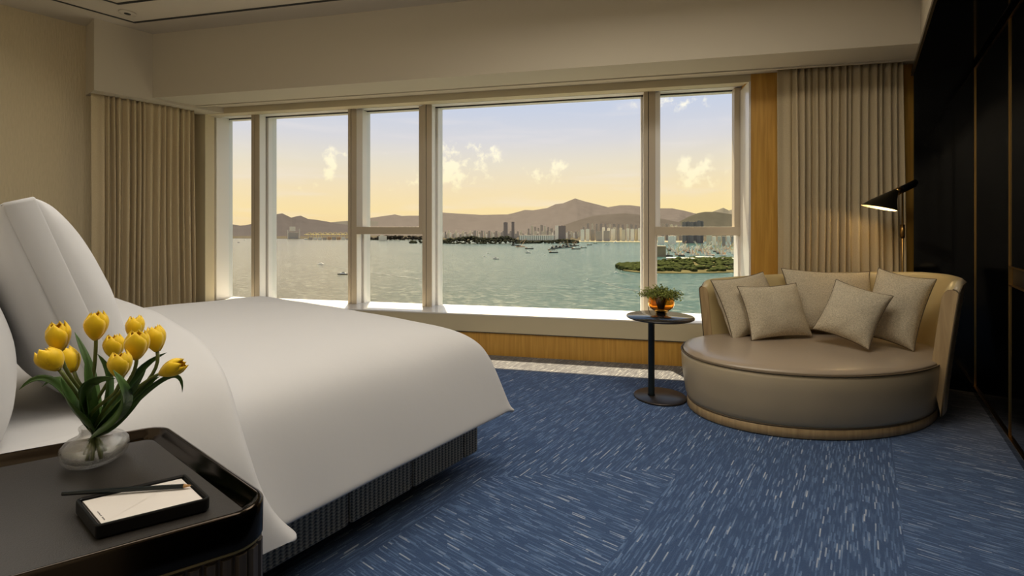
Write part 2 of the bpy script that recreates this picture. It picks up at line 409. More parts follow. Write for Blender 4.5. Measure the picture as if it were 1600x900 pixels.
# ------------------------------------------------------------------ the room shell
ZC = 3.07
def structure():
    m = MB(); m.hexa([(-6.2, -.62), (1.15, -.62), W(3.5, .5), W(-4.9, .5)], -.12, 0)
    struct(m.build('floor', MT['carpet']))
    m = MB(); m.hexa([(-6.2, -.62), (1.15, -.62), W(3.5, .55), W(-4.9, .55)], ZC, 3.3)
    struct(m.build('ceiling', MT['ceiling']))
    m = MB(); m.box(-6.2, -5.8, -.6, 2.02, 0, ZC)
    struct(m.build('wall_left', MT['wallpaper']))
    m = MB(); m.box(-6.2, 1.15, -.62, -.45, 0, ZC)
    struct(m.build('wall_back', MT['plaster']))
    m = MB(); m.box(1.0, 1.15, -.45, 5.3, 0, ZC)
    struct(m.build('wall_right', MT['plaster']))
    # window wall: oak below and beside, plaster above
    m = MB(); m.wbox(-4.9, 1.351, .012, .5, 0, .216); m.wbox(1.351, 3.5, 0, .55, 0, ZC)
    wf = struct(m.build('wall_front', MT['oak']))
    m = MB(); m.wbox(-4.9, 1.351, .05, .55, 2.49, ZC); m.wbox(-4.9, 1.351, 0, .05, 2.425, ZC)
    m.wbox(-4.9, 1.351, .14, .24, 2.462, 2.49)
    struct(m.build('trim_1', MT['cream']))['label'] = 'cream band running above the windows'
    m = MB(); m.wbox(-4.9, -4.1, 0, .12, 0, 2.425); m.wbox(-4.9, -4.2, .12, .38, 0, 2.49); m.wbox(-4.9, -4.28, .38, .55, 0, 2.49)
    struct(m.build('trim_2', MT['cream']))
    m = MB(); m.wbox(1.336, 1.3505, -.004, .28, .384, 2.43)
    struct(m.build('trim_3', MT['sill']))
    # pelmet box in front of the windows, and the one above the left curtain
    m = MB(); m.wbox(-4.3, 2.75, -.575, -.22, 2.455, ZC); m.wbox(-4.3, 2.75, -.22, 0, 2.49, ZC); m.wbox(-4.3, 2.75, -.245, -.215, 2.446, 2.456)
    struct(m.build('trim_4', MT['plaster']))
    m = MB(); m.box(-5.8, -5.515, 1.157, 2.3, 2.43, ZC)
    struct(m.build('trim_5', MT['plaster']))
    m = MB(); m.box(.3, 1.0, -.45, 5.2, 2.41, ZC)
    struct(m.build('trim_6', MT['plaster']))
    m = MB(); m.box(.296, 1.0, -.45, 4.83, 2.392, 2.41); m.box(.3, 1.0, 4.779, 4.87, 0, 2.392)
    struct(m.build('trim_7', MT['black']))
    m = MB(); m.box(.286, .300, -.45, 4.83, 2.386, 2.418)
    struct(m.build('trim_8', pbr('bronze_edge', (96,84,62), .35, metal=.6)))
    # baseboard under the oak
    m = MB(); m.wbox(-4.9, 1.36, -.001, .012, .211, .216)
    struct(m.build('trim_9', MT['gasket']))
    # sill
    m = MB(); m.wbox(-4.12, 1.351, 0, .38, .216, .384)
    s_ = struct(m.build('trim_10', MT['cream'], bevel=.004)); s_['label'] = 'cream apron below the window sill'
    m = MB(); m.wbox(-4.12, 1.351, -.004, .38, .372, .386)
    struct(m.build('trim_11', MT['sill'], bevel=.003))['label'] = 'glossy white window sill'
    # dark shadow-gap lines in the ceiling
    def gap(i, pts, w=.026):
        m = MB()
        L_ = []; R_ = []
        for k, p in enumerate(pts):
            p = Vector(p+(0,)); a = (p-Vector(pts[k-1]+(0,))).normalized() if k else None
            b = (Vector(pts[k+1]+(0,))-p).normalized() if k < len(pts)-1 else None
            t = ((a or b)+(b or a)).normalized(); nn = Vector((-t.y, t.x, 0)); c = 1/max(.3, abs(nn.dot(Vector((-(a or b).y, (a or b).x, 0)))))
            L_.append(p+nn*w/2*c); R_.append(p-nn*w/2*c)
        for k in range(len(pts)-1): m.hexa([L_[k], L_[k+1], R_[k+1], R_[k]], ZC-.003, ZC+.01)
        o = struct(m.build('trim_%d' % i, MT['slot'])); o['label'] = 'dark shadow gap line in the ceiling'
    k = math.tan(AW)
    gap(12, [(-5.335, -.4), (-5.335, 1.40), (.1, 1.40+5.435*k), (.1, -.4)])
    gap(13, [(-5.0, -.4), (-5.0, 1.20), (-.2, 1.20+4.8*k), (-.2, -.4)], .028)
    # windows
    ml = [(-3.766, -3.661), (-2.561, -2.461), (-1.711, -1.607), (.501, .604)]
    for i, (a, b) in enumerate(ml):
        m = MB(); mid = a+(b-a)*(.42 if i != 1 else .36)
        m.wbox(a, mid-.003, .28, .38, .384, 2.49); m.wbox(mid+.003, b, .28, .38, .384, 2.49)
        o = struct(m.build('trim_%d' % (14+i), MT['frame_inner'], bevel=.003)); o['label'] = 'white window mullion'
        g = MB(); g.wbox(a+.006, b-.006, .29, .396, .384, 2.49); g.build('gasket', MT['gasket'], o)
        g = MB(); g.wbox(a-.02, b+.026, .395, .53, .3, 2.49); g.build('outer_frame', MT['frame'], o, bevel=.002)
        g = MB(); g.wbox(b, b+.004, .285, .378, .386, 2.488); g.build('lit_side_paint', MT['frame'], o)  # white strip stands in for light on the mullion's right face
    bays = [(-4.2, -3.766), (-3.661, -2.561), (-2.461, -1.711), (-1.607, .501), (.604, 1.351)]
    for i, (a, b) in enumerate(bays):
        m = MB()
        m.wbox(a-.02, b+.02, .28, .38, 2.468, 2.49); m.wbox(a-.03, b+.03, .395, .53, 2.474, 2.49); m.wbox(a-.03, b+.03, .39, .53, .2, .375)
        if i == 0: m.wbox(a, a+.05, .2, .38, .384, 2.49); m.wbox(a-.08, a-.04, .395, .53, .3, 2.49)
        if i == 4: m.wbox(b-.012, b+.05, .395, .53, .3, 2.49)
        o = struct(m.build('window_%d' % (i+1), MT['frame'], bevel=.002))
        g = MB(); g.wbox(a-.02, b+.02, .375, .396, 2.458, 2.48); g.wbox(a, b, .376, .396, .374, .380); 
        if i == 0: g.wbox(a, a+.03, .378, .396, .384, 2.49)
        g.build('gasket', MT['gasket'], o)
        p = MB(); p.wbox(a-.02, b+.02, .45, .46, .36, 2.48); p.build('pane', MT['pane'], o)
        if i in (2, 4):
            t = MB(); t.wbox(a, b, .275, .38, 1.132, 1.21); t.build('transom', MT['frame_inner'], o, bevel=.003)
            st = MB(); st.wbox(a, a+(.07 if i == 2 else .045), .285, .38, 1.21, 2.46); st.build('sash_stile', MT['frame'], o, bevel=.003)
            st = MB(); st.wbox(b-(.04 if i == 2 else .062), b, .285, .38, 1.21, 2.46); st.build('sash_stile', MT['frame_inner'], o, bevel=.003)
            if i == 4:
                st = MB(); st.wbox(b-.03, b, .30, .38, .384, 1.132); st.build('sash_stile', MT['frame'], o, bevel=.003)
        r = MB(); r.wbox(a+.01, b-.01, .25, .262, 2.470, 2.484); r.build('blind_rail', MT['frame'], o)
structure()

# ------------------------------------------------------------------ wardrobe of black gloss panels
def wardrobe():
    r = empty('wardrobe', (.8, 2.2, 0), 0, 'tall black gloss wardrobe with thin brass edges along the right wall', 'wardrobe')
    m = MB(); m.box(.665, .99, -.44, 4.775, 0.0, 2.388); m.build('carcass', MT['black_matt'], r)
    ys = [4.768, 3.739, 2.70, 1.66, .62, -.42]
    for i in range(5):
        y1, y0 = ys[i]-.006, ys[i+1]+.006
        for z0, z1 in (((.052, 2.352),) if i == 0 else ((.052, .880), (.990, 2.352))):
            m = MB(); m.box(.64, .664, y0, y1, z0, z1); m.build('door_panel', MT['black'], r)
        if i:
            m = MB(); m.box(.650, .664, y0, y1, .888, .982); m.build('handle_recess', MT['black_matt'], r)
            for z in (.884, .986):
                m = MB(); m.box(.634, .664, y0, y1, z-.003, z+.003); m.build('brass_strip', MT['brass'], r)
        m = MB(); m.box(.634, .664, ys[i]-.0028, ys[i]+.0028, .05, 2.36); m.build('brass_strip', MT['brass'], r)
    m = MB(); m.box(.634, .664, -.42, 4.772, 2.353, 2.361); m.build('brass_strip', MT['brass'], r)
    m = MB(); m.box(.63, .664, -.42, 4.772, 0.0, .046); m.build('plinth_rail', MT['darkmetal'], r)
    m = MB(); m.box(.628, .664, -.42, 4.772, 0.046, .052); m.build('brass_strip', MT['brass'], r)
wardrobe()

# ------------------------------------------------------------------ curtains
def curtain(name, p0, p1, nf, amp, z0, z1, seed, label, flat=.09):
    rnd = random.Random(seed); p0 = Vector(p0); p1 = Vector(p1); L_ = (p1-p0).length; d = (p1-p0)/L_; n = Vector((-d.y, d.x, 0))
    # irregular pleats: knots with alternating offset
    kn = [(0, .2), (flat*.5, .35), (flat, -.1)]
    x = flat; sgn = 1
    ws = [rnd.uniform(.55, 1.5) for _ in range(nf*2)]; sc = (L_-flat)/sum(ws)
    for w_ in ws:
        x += w_*sc; kn.append((x, sgn*rnd.uniform(.45, 1.0))); sgn = -sgn
    cols = []
    for i in range(len(kn)-1):
        k = 7
        for j in range(k):
            t = j/k; a, b = kn[i], kn[i+1]; e = (1-math.cos(PI*t))/2
            cols.append((a[0]+(b[0]-a[0])*t, a[1]+(b[1]-a[1])*e, i))
    cols.append((L_, kn[-1][1], len(kn)))
    rows = [0, .02, .06, .15, .3, .45, .6, .75, .9, 1]
    ph = [rnd.uniform(0, 6.28) for _ in range(len(kn)+2)]
    m = MB(); vs = []; R = len(rows)
    for (s_, o_, i) in cols:
        for h in rows:
            z = z0+(z1-z0)*(1-h)
            k = .62+.38*min(1, h*3) if i > 1 else 1
            sw = .012*math.sin(ph[i]*.3+h*3.2+s_*5)*h
            off = amp*o_*k+.006*math.sin(h*5+s_*9)
            q = p0+d*(s_+sw)+n*off; vs.append((q.x, q.y, z))
    fs = [(i*R+j, (i+1)*R+j, (i+1)*R+j+1, i*R+j+1) for i in range(len(cols)-1) for j in range(R-1)]
    m.add(vs, fs, True)
    c = (p0+p1)/2
    o = m.build(name, MT['curtain'], None, (c.x, c.y, z0), solid=.004)
    return tag(o, label, 'curtain')
curtain('curtain', (-5.655, 1.165, 0), (-5.655, 1.99, 0), 15, .036, .012, 2.432, 4, 'pleated beige curtain gathered beside the left end of the window')
curtain('curtain', W(1.53, -.085), W(2.41, -.085), 16, .036, .012, 2.49, 9, 'pleated beige curtain hanging behind the round daybed')

# recessed spot in the ceiling
def spot():
    r = empty('ceiling_spotlight', (-5.135, 1.30, ZC), 0, 'small round recessed spotlight in the ceiling between the dark lines', 'spotlight')
    m = MB(); m.lathe([(.026, 0), (.06, 0), (.062, .004), (.062, .01), (.026, .01)], (-5.135, 1.30, ZC-.012), 32)
    m.build('trim_ring', MT['ceiling'], r)
    m = MB(); m.lathe([(.001, -.002), (.024, -.002), (.026, .008)], (-5.135, 1.30, ZC-.012), 24); m.build('lens', MT['slot'], r)
spot()

# ------------------------------------------------------------------ bed
TOPZ = .728
DP = [(0, .435), (.012, .40), (.035, .32), (.06, .235), (.085, .16), (.115, .10), (.16, .058), (.23, .026), (.34, .008), (.5, 0)]
def drop_x(dist):
    if dist >= .5: return 0
    for (a, da), (b, db) in zip(DP, DP[1:]):
        if a <= dist <= b: return da+(db-da)*(dist-a)/(b-a)
    return DP[0][1]
def fbm(x, y, z=0):
    return noise.noise(Vector((x, y, z)))
def bed():
    r = empty('bed', (-2.57, .75, 0), 0, 'king size bed with ribbed grey fabric base under white bedding', 'bed')
    m = MB(); m.box(-3.55, -1.59, -.29, 1.80, .07, .33); bb_ = m.build('base', MT['rib'], r, bevel=.01)
    ys = [1.82, (-1.57,1.713,0.063)[1], (-1.57,1.39,0.079)[1], (-1.57,1.075,0.083)[1], .30, -.29]
    for i in range(5):
        m = MB(); m.box(-1.60, -1.567, ys[i+1]+.003, ys[i]-.003, .07, .335); m.build('base_panel', MT['rib'], bb_, bevel=.014, seg=3)
    for i in range(4):
        a = -3.57+i*.5
        m = MB(); m.box(a+.003, a+.497, 1.795, 1.823, .07, .335); m.build('base_panel', MT['rib'], bb_, bevel=.012, seg=3)
    m = MB(); m.box(-3.4, -1.68, -.25, 1.66, 0, .07); m.build('plinth', MT['black_matt'], r)
    m = MB(); m.box(-3.56, -1.545, -.29, 1.79, .335, .675); m.build('mattress', MT['linen_white'], r, bevel=.07, seg=5)
    m = MB(); m.box(-3.9, -1.35, -.44, -.30, .0, 1.25); m.build('headboard', MT['rib'], r, bevel=.03, seg=3)
bed()
XN, XF, YF, YH = -1.408, -3.76, 1.912, .40
def duvet_pt(x, y, lift=0, thick=0):
    dx = drop_x(min(XN-x, x-XF)); dy = drop_x(YF-y)
    d = min(.435, (dx**8+dy**8)**(1/8))
    puff = .016*math.sin(PI*min(1, max(0, (x-XF)/(XN-XF))))
    w = .011*fbm(x*1.7, y*2.3, 1.3)+.005*fbm(x*5, y*4, 4.1)
    side = min(1, d/.2)
    wx = side*.010*fbm(y*3.1, d*2, 7) if dx > dy else 0
    wy = side*.010*fbm(x*3.1, d*2, 9) if dy >= dx else 0
    return Vector((x+wx, y+wy, TOPZ+puff-d+w*(1-side)))
def duvet():
    e = [p[0] for p in DP]
    def axis(lo, hi, both, n):
        mid = [lo+.5+(hi-lo-(1.0 if both else .5))*i/n for i in range(1, n)] if both else [lo+(hi-.5-lo)*i/n for i in range(n)]
        a = ([lo+d for d in e] if both else [])+mid+[hi-d for d in reversed(e)]
        return a
    xs = axis(XF, XN, True, 14); ys = axis(YH, YF, False, 12)
    m = MB(); vs = [duvet_pt(x, y) for x in xs for y in ys]; n = len(ys)
    m.add(vs, [(i*n+j, (i+1)*n+j, (i+1)*n+j+1, i*n+j+1) for i in range(len(xs)-1) for j in range(n-1)], True)
    o = m.build('duvet', MT['linen_white'], None, (-2.6, 1.1, .30)); 
    md = o.modifiers.new('solid', 'SOLIDIFY'); md.thickness = .022; md.offset = -1
    md = o.modifiers.new('sub', 'SUBSURF'); md.levels = 2; md.render_levels = 2
    tag(o, 'smooth white duvet draped over the bed down to the ribbed base', 'duvet')
    # turned back top end of the duvet: a second thickness with a rounded leading edge
    def edge(x):
        k = [(-3.8, .80), (-3.3, .79), (-2.5, .755), (-1.9, .70), (-1.62, .655), (-1.5, .64), (-1.44, .67), (-1.41, .745), (-1.38, .75)]
        for (a, va), (b, vb) in zip(k, k[1:]):
            if a <= x <= b: return va+(vb-va)*(x-a)/(b-a)
        return .75
    xs2 = [XF+.02+d for d in e]+[XF+.5+(XN-XF-1.0)*i/16 for i in range(1, 16)]+[XN+.012-d for d in reversed(e)]
    rr = [0, .05, .12, .25, .45, .65, .82, .93, .99, 1]
    lift = [.012, .018, .026, .040, .058, .076, .088, .090, .070, .006]
    vs = []
    for x in xs2:
        ye = edge(x); yl = .36
        xx = min(max(x, XF+.001), XN-.001)
        for q, l in zip(rr, lift):
            y = yl+(ye-yl)*q; p = duvet_pt(xx, y)
            dd = min(1, drop_x(min(XN-xx, xx-XF))/.2)
            sx = 1 if x > -2.5 else -1
            p = p+Vector((sx*l*dd, 0, l*(1-dd*.8)))
            if dd > .5: p.z -= .012*(1 if q < 1 else 0); 
            vs.append(p)
    m = MB(); n = len(rr)
    m.add(vs, [(i*n+j, (i+1)*n+j, (i+1)*n+j+1, i*n+j+1) for i in range(len(xs2)-1) for j in range(n-1)], True)
    f = m.build('turned_back_edge', MT['linen_white'], o)
    md = f.modifiers.new('solid', 'SOLIDIFY'); md.thickness = .014; md.offset = -1
    md = f.modifiers.new('sub', 'SUBSURF'); md.levels = 2; md.render_levels = 2
duvet()

# ------------------------------------------------------------------ pillows and cushions
def pillow_mesh(w, h, t, band=0, pinch=.07, seed=0, n=22, pw=.42, wr=.006):
    m = MB(); sd = seed*3.7
    def outline(u, v): return Vector((w/2*u*(1-pinch*(1-v*v)), h/2*v*(1-pinch*(1-u*u)), 0))
    for sg in (1, -1):
        def fn(a, b):
            u = math.sin((2*a-1)*PI/2); v = math.sin((2*b-1)*PI/2)
            p = outline(u, v); f = max(0, (1-u*u)*(1-v*v))**pw
            z = band/2+t/2*f + wr*f*fbm(u*2.2+sd, v*2.2, sg)+wr*.7*max(0, 1-f)*f*4*fbm(u*6+sd, v*6, sg+5)
            return Vector((p.x, p.y, sg*z))
        m.grid(fn, n, n, True)
    ring = []
    for k in range(4):
        for i in range(12):
            s_ = math.sin((2*i/12-1)*PI/2)
            u, v = [(s_, -1), (1, s_), (-s_, 1), (-1, -s_)][k]
            ring.append(outline(u, v))
    return m, ring
def make_pillow(name, w, h, t, loc, rot, mat, label, cat, group=None, band=0, piping=None, pinch=.07, seed=0, pw=.42, wr=.006):
    m, ring = pillow_mesh(w, h, t, band, pinch, seed, pw=pw, wr=wr)
    o = m.build(name, mat, None); o.location = loc; o.rotation_euler = rot
    md = o.modifiers.new('sub', 'SUBSURF'); md.levels = 1; md.render_levels = 1
    tag(o, label, cat, group)
    if band:
        b = MB(); R2 = [p*1.012 for p in ring]
        b.loft([[Vector((p.x, p.y, -band/2-.004)) for p in ring], [Vector((p.x, p.y, -band/2)) for p in R2], [Vector((p.x, p.y, band/2)) for p in R2], [Vector((p.x, p.y, band/2+.004)) for p in ring]], True, False, True)
        x = b.build('side_band', mat, o, world=False)
    if piping:
        b = MB(); b.tube([p*1.005 for p in ring], .0032, 6, True, True); b.build('piping', piping, o, world=False)
    return o
def rot_from(x, y):   # matrix from local x and y axes
    x = Vector(x).normalized(); y = Vector(y); y = (y-x*y.dot(x)).normalized(); z = x.cross(y)
    return Matrix((x, y, z)).transposed().to_euler()
tl = math.radians(19)
make_pillow('pillow', .66, .60, .22, (-2.07, .315, .985), rot_from((1, 0, 0), (0, -math.sin(tl), math.cos(tl))), MT['linen_white'],
            'large square white pillow standing against the others at the head of the bed', 'pillow', None, band=.055, pinch=.03, seed=1, pw=.38)
make_pillow('pillow', .62, .50, .26, (-1.88, .075, .93), rot_from((1, .05, 0), (0, -.25, 1)), MT['linen_white'],
            'plump white pillow nearest the tulips, at the left edge of the photo', 'pillow', None, pinch=.03, seed=2, pw=.38)

# ------------------------------------------------------------------ night stand
def rounded(pts, rads, n=10):
    out = []
    for i, p in enumerate(pts):
        p = Vector(p); a = Vector(pts[i-1]); b = Vector(pts[(i+1) % len(pts)]); r = rads[i]
        da = (a-p).normalized(); db = (b-p).normalized(); ang = da.angle(db); k = r/math.tan(ang/2)
        c = p+(da+db).normalized()*(r/math.sin(ang/2)); s0 = p+da*k; s1 = p+db*k
        a0 = math.atan2((s0-c).y, (s0-c).x); a1 = math.atan2((s1-c).y, (s1-c).x); d_ = (a1-a0+PI) % (2*PI)-PI
        for j in range(n+1):
            t = a0+d_*j/n; out.append((c.x+r*math.cos(t), c.y+r*math.sin(t)))
    return out
def offset(poly, d):
    n = len(poly); out = []
    area_ = sum(poly[i][0]*poly[(i+1) % n][1]-poly[(i+1) % n][0]*poly[i][1] for i in range(n)); sg = 1 if area_ > 0 else -1
    for i in range(n):
        a = Vector(poly[i-1]); b = Vector(poly[(i+1) % n]); t = (b-a).normalized(); out.append((poly[i][0]-t.y*sg*d, poly[i][1]+t.x*sg*d))
    return out
NSQ = [(-1.290, .395), (-.772, .395), (-.975, -.15), (-1.50, -.15)]
def night_stand():
    r = empty('nightstand', (-1.13, .12, 0), 0, 'dark nightstand with a glossy raised rim around a leather tray top, beside the bed', 'nightstand')
    o = rounded(NSQ, [.06, .045, .06, .06])
    ring = lambda d, z: [(p[0], p[1], z) for p in offset(o, d)]
    m = MB(); m.loft([ring(.008, .03), ring(.008, .685)]); bd_ = m.build('body', MT['tambour'], r)
    # upright tambour slats round the body
    b = offset(o, .004); per = [Vector(p+(0,)) for p in b]; acc = 0; step = .021
    pts = []
    for i in range(len(per)):
        a, c = per[i], per[(i+1) % len(per)]; L_ = (c-a).length; t = -acc
        while t+step <= L_:
            t += step; pts.append((a+(c-a)*t/L_, (c-a).normalized()))
        acc = L_-t
    proto = MB(); w = .0092
    proto.hexa([(-w, -.0035), (-w*.6, .003), (w*.6, .003), (w, -.0035)], .035, .68)
    first = None
    for p, d_ in pts:
        if p.y < .0: continue
        if first is None:
            first = proto.build('slat', MT['tambour'], None); s_ = first
        else:
            s_ = first.copy(); C.objects.link(s_)
        s_.parent = bd_
        s_.location = p; s_.rotation_euler = (0, 0, math.atan2(d_.y, d_.x))
    m = MB(); m.loft([ring(.03, 0), ring(.03, .03)]); m.build('plinth', MT['black_matt'], r)
    m = MB(); m.loft([ring(.002, .686), ring(.002, .690)]); m.build('brass_line', MT['brass'], r)
    # apron and tray rim
    m = MB(); m.loft([ring(.0, .692), ring(-.001, .744), ring(.002, .749), ring(.006, .750), ring(.009, .748), ring(.016, .739), ring(.030, .7335), ring(.032, .728)], True, False, True)
    m.build('tray_rim', MT['darkmetal'], r)
    m = MB(); m.loft([ring(.004, .70), ring(.031, .7325)]); m.build('leather_top', MT['leather_dark'], r)
night_stand()
NZ = .7326

def notepad():
    a, b, c, d_ = [Vector(v[:2]) for v in ((-1.041,0.193,0.76), (-0.986,0.334,0.76), (-0.864,0.33,0.76), (-0.92,0.195,0.76))]
    q = [tuple(a), tuple(b), tuple(c), tuple(d_)]
    ctr = (a+b+c+d_)/4
    r = empty('notepad_tray', (ctr.x, ctr.y, NZ), 0, 'shallow black lacquer tray lying on the leather nightstand top', 'tray')
    o = rounded(q, [.008]*4, 5); ring = lambda k, z: [(p[0], p[1], z) for p in offset(o, k)]
    m = MB(); m.loft([ring(.003, NZ), ring(0, NZ+.004), ring(0, NZ+.021), ring(.001, NZ+.0225), ring(.004, NZ+.0225), ring(.0055, NZ+.021), ring(.006, NZ+.012)], True, True, False)
    m.build('tray_body', MT['black_matt'], r)
    m = MB(); m.loft([ring(.0085, NZ+.0125), ring(.0085, NZ+.019)])
    o2 = m.build('notepad', MT['paper'], None, (ctr.x, ctr.y, NZ+.0125)); tag(o2, 'white notepad lying in the black tray under the pencil', 'notepad')
    # small unreadable line of print in the near corner
    m = MB(); p0 = d_+(a-d_)*.18+(c-d_)*.10; e = (a-d_).normalized(); f_ = (c-d_).normalized(); rnd = random.Random(3)
    for i in range(11):
        if i == 4: continue
        s_ = p0+e*(i*.0034); h = rnd.uniform(.0012, .0022)
        m.hexa([s_, s_+e*.0022, s_+e*.0022+f_*h, s_+f_*h], NZ+.0190, NZ+.0192)
    m.build('print_line', MT['ink'], o2)
notepad()
def pencil():
    a = Vector((-1.068,0.184,0.76)); b = Vector((-0.929,0.325,0.758)); a.z = NZ+.0265; b.z = NZ+.0235
    d_ = b-a; L_ = d_.length; u = d_.normalized()
    r = empty('pencil', tuple(a), 0, 'dark green pencil lying diagonally across the notepad', 'pencil')
    m = MB(); m.tube([a, a+u*(L_*.93)], .0036, 6, False); m.build('shaft', MT['pencil'], r)
    m = MB(); m.tube([a+u*(L_*.93), a+u*(L_*.985)], [.0034, .0011], 8, True); m.build('sharpened_wood', MT['pencil_wood'], r)
    m = MB(); m.tube([a+u*(L_*.985), b], [.0011, .0003], 8, True); m.build('lead_tip', MT['ink'], r)
pencil()

# ------------------------------------------------------------------ tulips in a squat glass vase
VC = Vector((-1.232,0.26,0.733))
def vase():
    r = empty('glass_vase', tuple(VC), 0, 'squat clear bubbled glass vase holding the tulips on the nightstand', 'vase')
    out = [(.0, 0), (.030, 0), (.042, .004), (.051, .014), (.0545, .027), (.053, .038), (.045, .048), (.032, .054), (.025, .059), (.0235, .065), (.0255, .072), (.0245, .0745)]
    inn = [(.0215, .073), (.020, .065), (.0215, .0585), (.029, .050), (.042, .0435), (.049, .036), (.0505, .027), (.047, .016), (.037, .009), (.0, .007)]
    m = MB(); m.lathe(out+inn, tuple(VC), 56)
    o = m.build('vase_body', MT['glass'], r, weld=True)
    m = MB(); m.lathe([(.0, .0078), (.0365, .0098), (.0464, .0165), (.0498, .027), (.0494, .030), (.0, .030)], tuple(VC), 48)
    m.build('water', MT['water'], r, weld=True)
vase()
def petal(base, ax, r, L_, ang, spread, inner):
    r *= .93
    u = ax.cross(Vector((0, 0, 1)) if abs(ax.z) < .95 else Vector((1, 0, 0))).normalized(); w = ax.cross(u)
    m = MB(); rnd = random.Random(int(ang*1000)+int(base.x*1e5)); tipw = rnd.uniform(-.12, .12); Lk = L_*rnd.uniform(.93, 1.05)
    def fn(a, b):
        s_ = 2*a-1; v = b
        R = r*(math.sin(PI*min(1, .07+.70*v))**.8)*(1-(.30-.25*spread)*max(0, v-.7)/.3)*(.92 if inner else 1)
        half = 1.12*(1-max(0, (v-.55)/.45)**3.2*.93)*(.45+.55*min(1, v*4))
        th_ = ang+s_*half+tipw*max(0, v-.5)
        Rr = R*(1+.07*(1-s_*s_)-.02)
        h = Lk*(v-.10*s_*s_*v*v)
        return base+ax*h+(u*math.cos(th_)+w*math.sin(th_))*Rr
    m.grid(fn, 7, 9, True); return m
def bez(p, n):
    out = []
    P_ = [Vector(q) for q in p]
    for i in range(n+1):
        t = i/n; Q = P_[:]
        while len(Q) > 1: Q = [Q[k].lerp(Q[k+1], t) for k in range(len(Q)-1)]
        out.append(Q[0])
    return out
NECK = VC+Vector((0, 0, .069))
def tulip(hb, ht, mid, rad, label, foot, spread=0.0, leaves=()):
    hb = Vector(hb); ht = Vector(ht); ax = (ht-hb).normalized(); L_ = (ht-hb).length
    f = VC+Vector((foot[0]*.8, foot[1]*.8, .013)); nk = NECK+Vector((-foot[0]*.3, -foot[1]*.3, 0))
    r = empty('tulip', tuple(f), 0, label, 'tulip')
    c1 = bez([f, nk], 4); c2 = bez([nk, nk+(nk-f).normalized()*.05, Vector(mid), hb-ax*.03, hb], 12)
    m = MB(); m.tube(c1[:-1]+c2, .0032, 8); m.build('stem', MT['stem'], r)
    for k in range(6):
        inner = k % 2; p = petal(hb, ax, rad, L_, k*PI/3, spread, inner)
        o = p.build('petal', MT['petal'], r); md = o.modifiers.new('solid', 'SOLIDIFY'); md.thickness = .0009
    for lf in leaves: leaf(r, *lf)
    return r
def leaf(r, pts, w, twist=0.0, fold=.35):
    w *= 1.35
    c = bez(pts, 14); m = MB(); camd = Vector((0, 0, 1.2))
    vs = []; n = len(c); K = 5
    for i, p in enumerate(c):
        t = (c[min(i+1, n-1)]-c[max(i-1, 0)]).normalized(); view = (camd-p).normalized()
        s_ = t.cross(view).normalized(); s_ = Matrix.Rotation(twist+.5*math.sin(i*.25), 3, t) @ s_; nn = s_.cross(t)
        q = i/(n-1); ww = w*(math.sin(PI*min(1, .12+.88*q)**.85)**.8 if q < 1 else 0)+.0004
        for k in range(K):
            e = 2*k/(K-1)-1; vs.append(p+s_*e*ww/2+nn*(abs(e)**1.5)*ww*fold)
    m.add(vs, [(i*K+k, i*K+k+1, (i+1)*K+k+1, (i+1)*K+k) for i in range(n-1) for k in range(K-1)], True)
    o = m.build('leaf', MT['leaf'], r); md = o.modifiers.new('solid', 'SOLIDIFY'); md.thickness = .0008
NK = tuple(NECK-Vector((0, 0, .012)))
tulip((-1.211,0.257,0.981), (-1.204,0.256,1.037), (-1.212,0.256,0.893), .0205, 'tallest yellow tulip, straight up in the middle of the bunch', (.012, .01), .2,
      [([NK, (-1.241,0.259,0.861), (-1.262,0.256,0.922), (-1.298,0.242,0.986)], .018, .5)])
tulip((-1.226,0.208,0.966), (-1.224,0.203,1.022), (-1.213,0.218,0.903), .0195, 'yellow tulip upper left, above the lowest left bloom', (.030, -.012), .3,
      [([NK, (-1.221,0.212,0.873), (-1.214,0.192,0.957), (-1.231,0.154,0.906)], .014, .3)])
tulip((-1.187,0.2,0.94), (-1.198,0.179,0.98), (-1.169,0.214,0.901), .0205, 'yellow tulip leaning furthest left, in front of its neighbours', (.036, .004), .1,
      [([NK, (-1.176,0.22,0.85), (-1.168,0.202,0.876), (-1.158,0.196,0.934)], .026, .9)])
tulip((-1.272,0.236,0.912), (-1.3,0.228,0.957), (-1.262,0.244,0.874), .018, 'yellow tulip half hidden behind the left two blooms', (.020, -.020), .0,
      [([NK, (-1.294,0.245,0.854), (-1.343,0.234,0.914), (-1.393,0.208,0.864)], .012, .2)])
tulip((-1.225,0.322,0.966), (-1.236,0.326,1.014), (-1.233,0.303,0.877), .0175, 'yellow tulip at the back right, its lower half behind another', (-.020, -.010), .35,
      [([NK, (-1.28,0.293,0.816), (-1.273,0.323,0.905), (-1.217,0.377,0.929)], .020, .4)])
tulip((-1.194,0.282,0.941), (-1.197,0.28,0.99), (-1.201,0.276,0.89), .0185, 'yellow tulip right of the tallest bloom, above the lowest one', (-.010, .016), .2,
      [([NK, (-1.196,0.268,0.868), (-1.186,0.276,0.906), (-1.196,0.256,0.955)], .020, .8)])
tulip((-1.11,0.295,0.951), (-1.103,0.294,1.006), (-1.125,0.284,0.891), .021, 'large yellow tulip in front, centre of the right cluster', (-.034, .006), .25,
      [([NK, (-1.136,0.25,0.862), (-1.078,0.269,0.882), (-1.045,0.293,0.948)], .016, .6)])
tulip((-1.138,0.336,0.952), (-1.15,0.333,1.004), (-1.138,0.336,0.887), .019, 'yellow tulip with the curved stem on the upper right', (-.030, -.014), .2,
      [([NK, (-1.201,0.289,0.81), (-1.17,0.312,0.887), (-1.134,0.339,0.902)], .020, .2)])
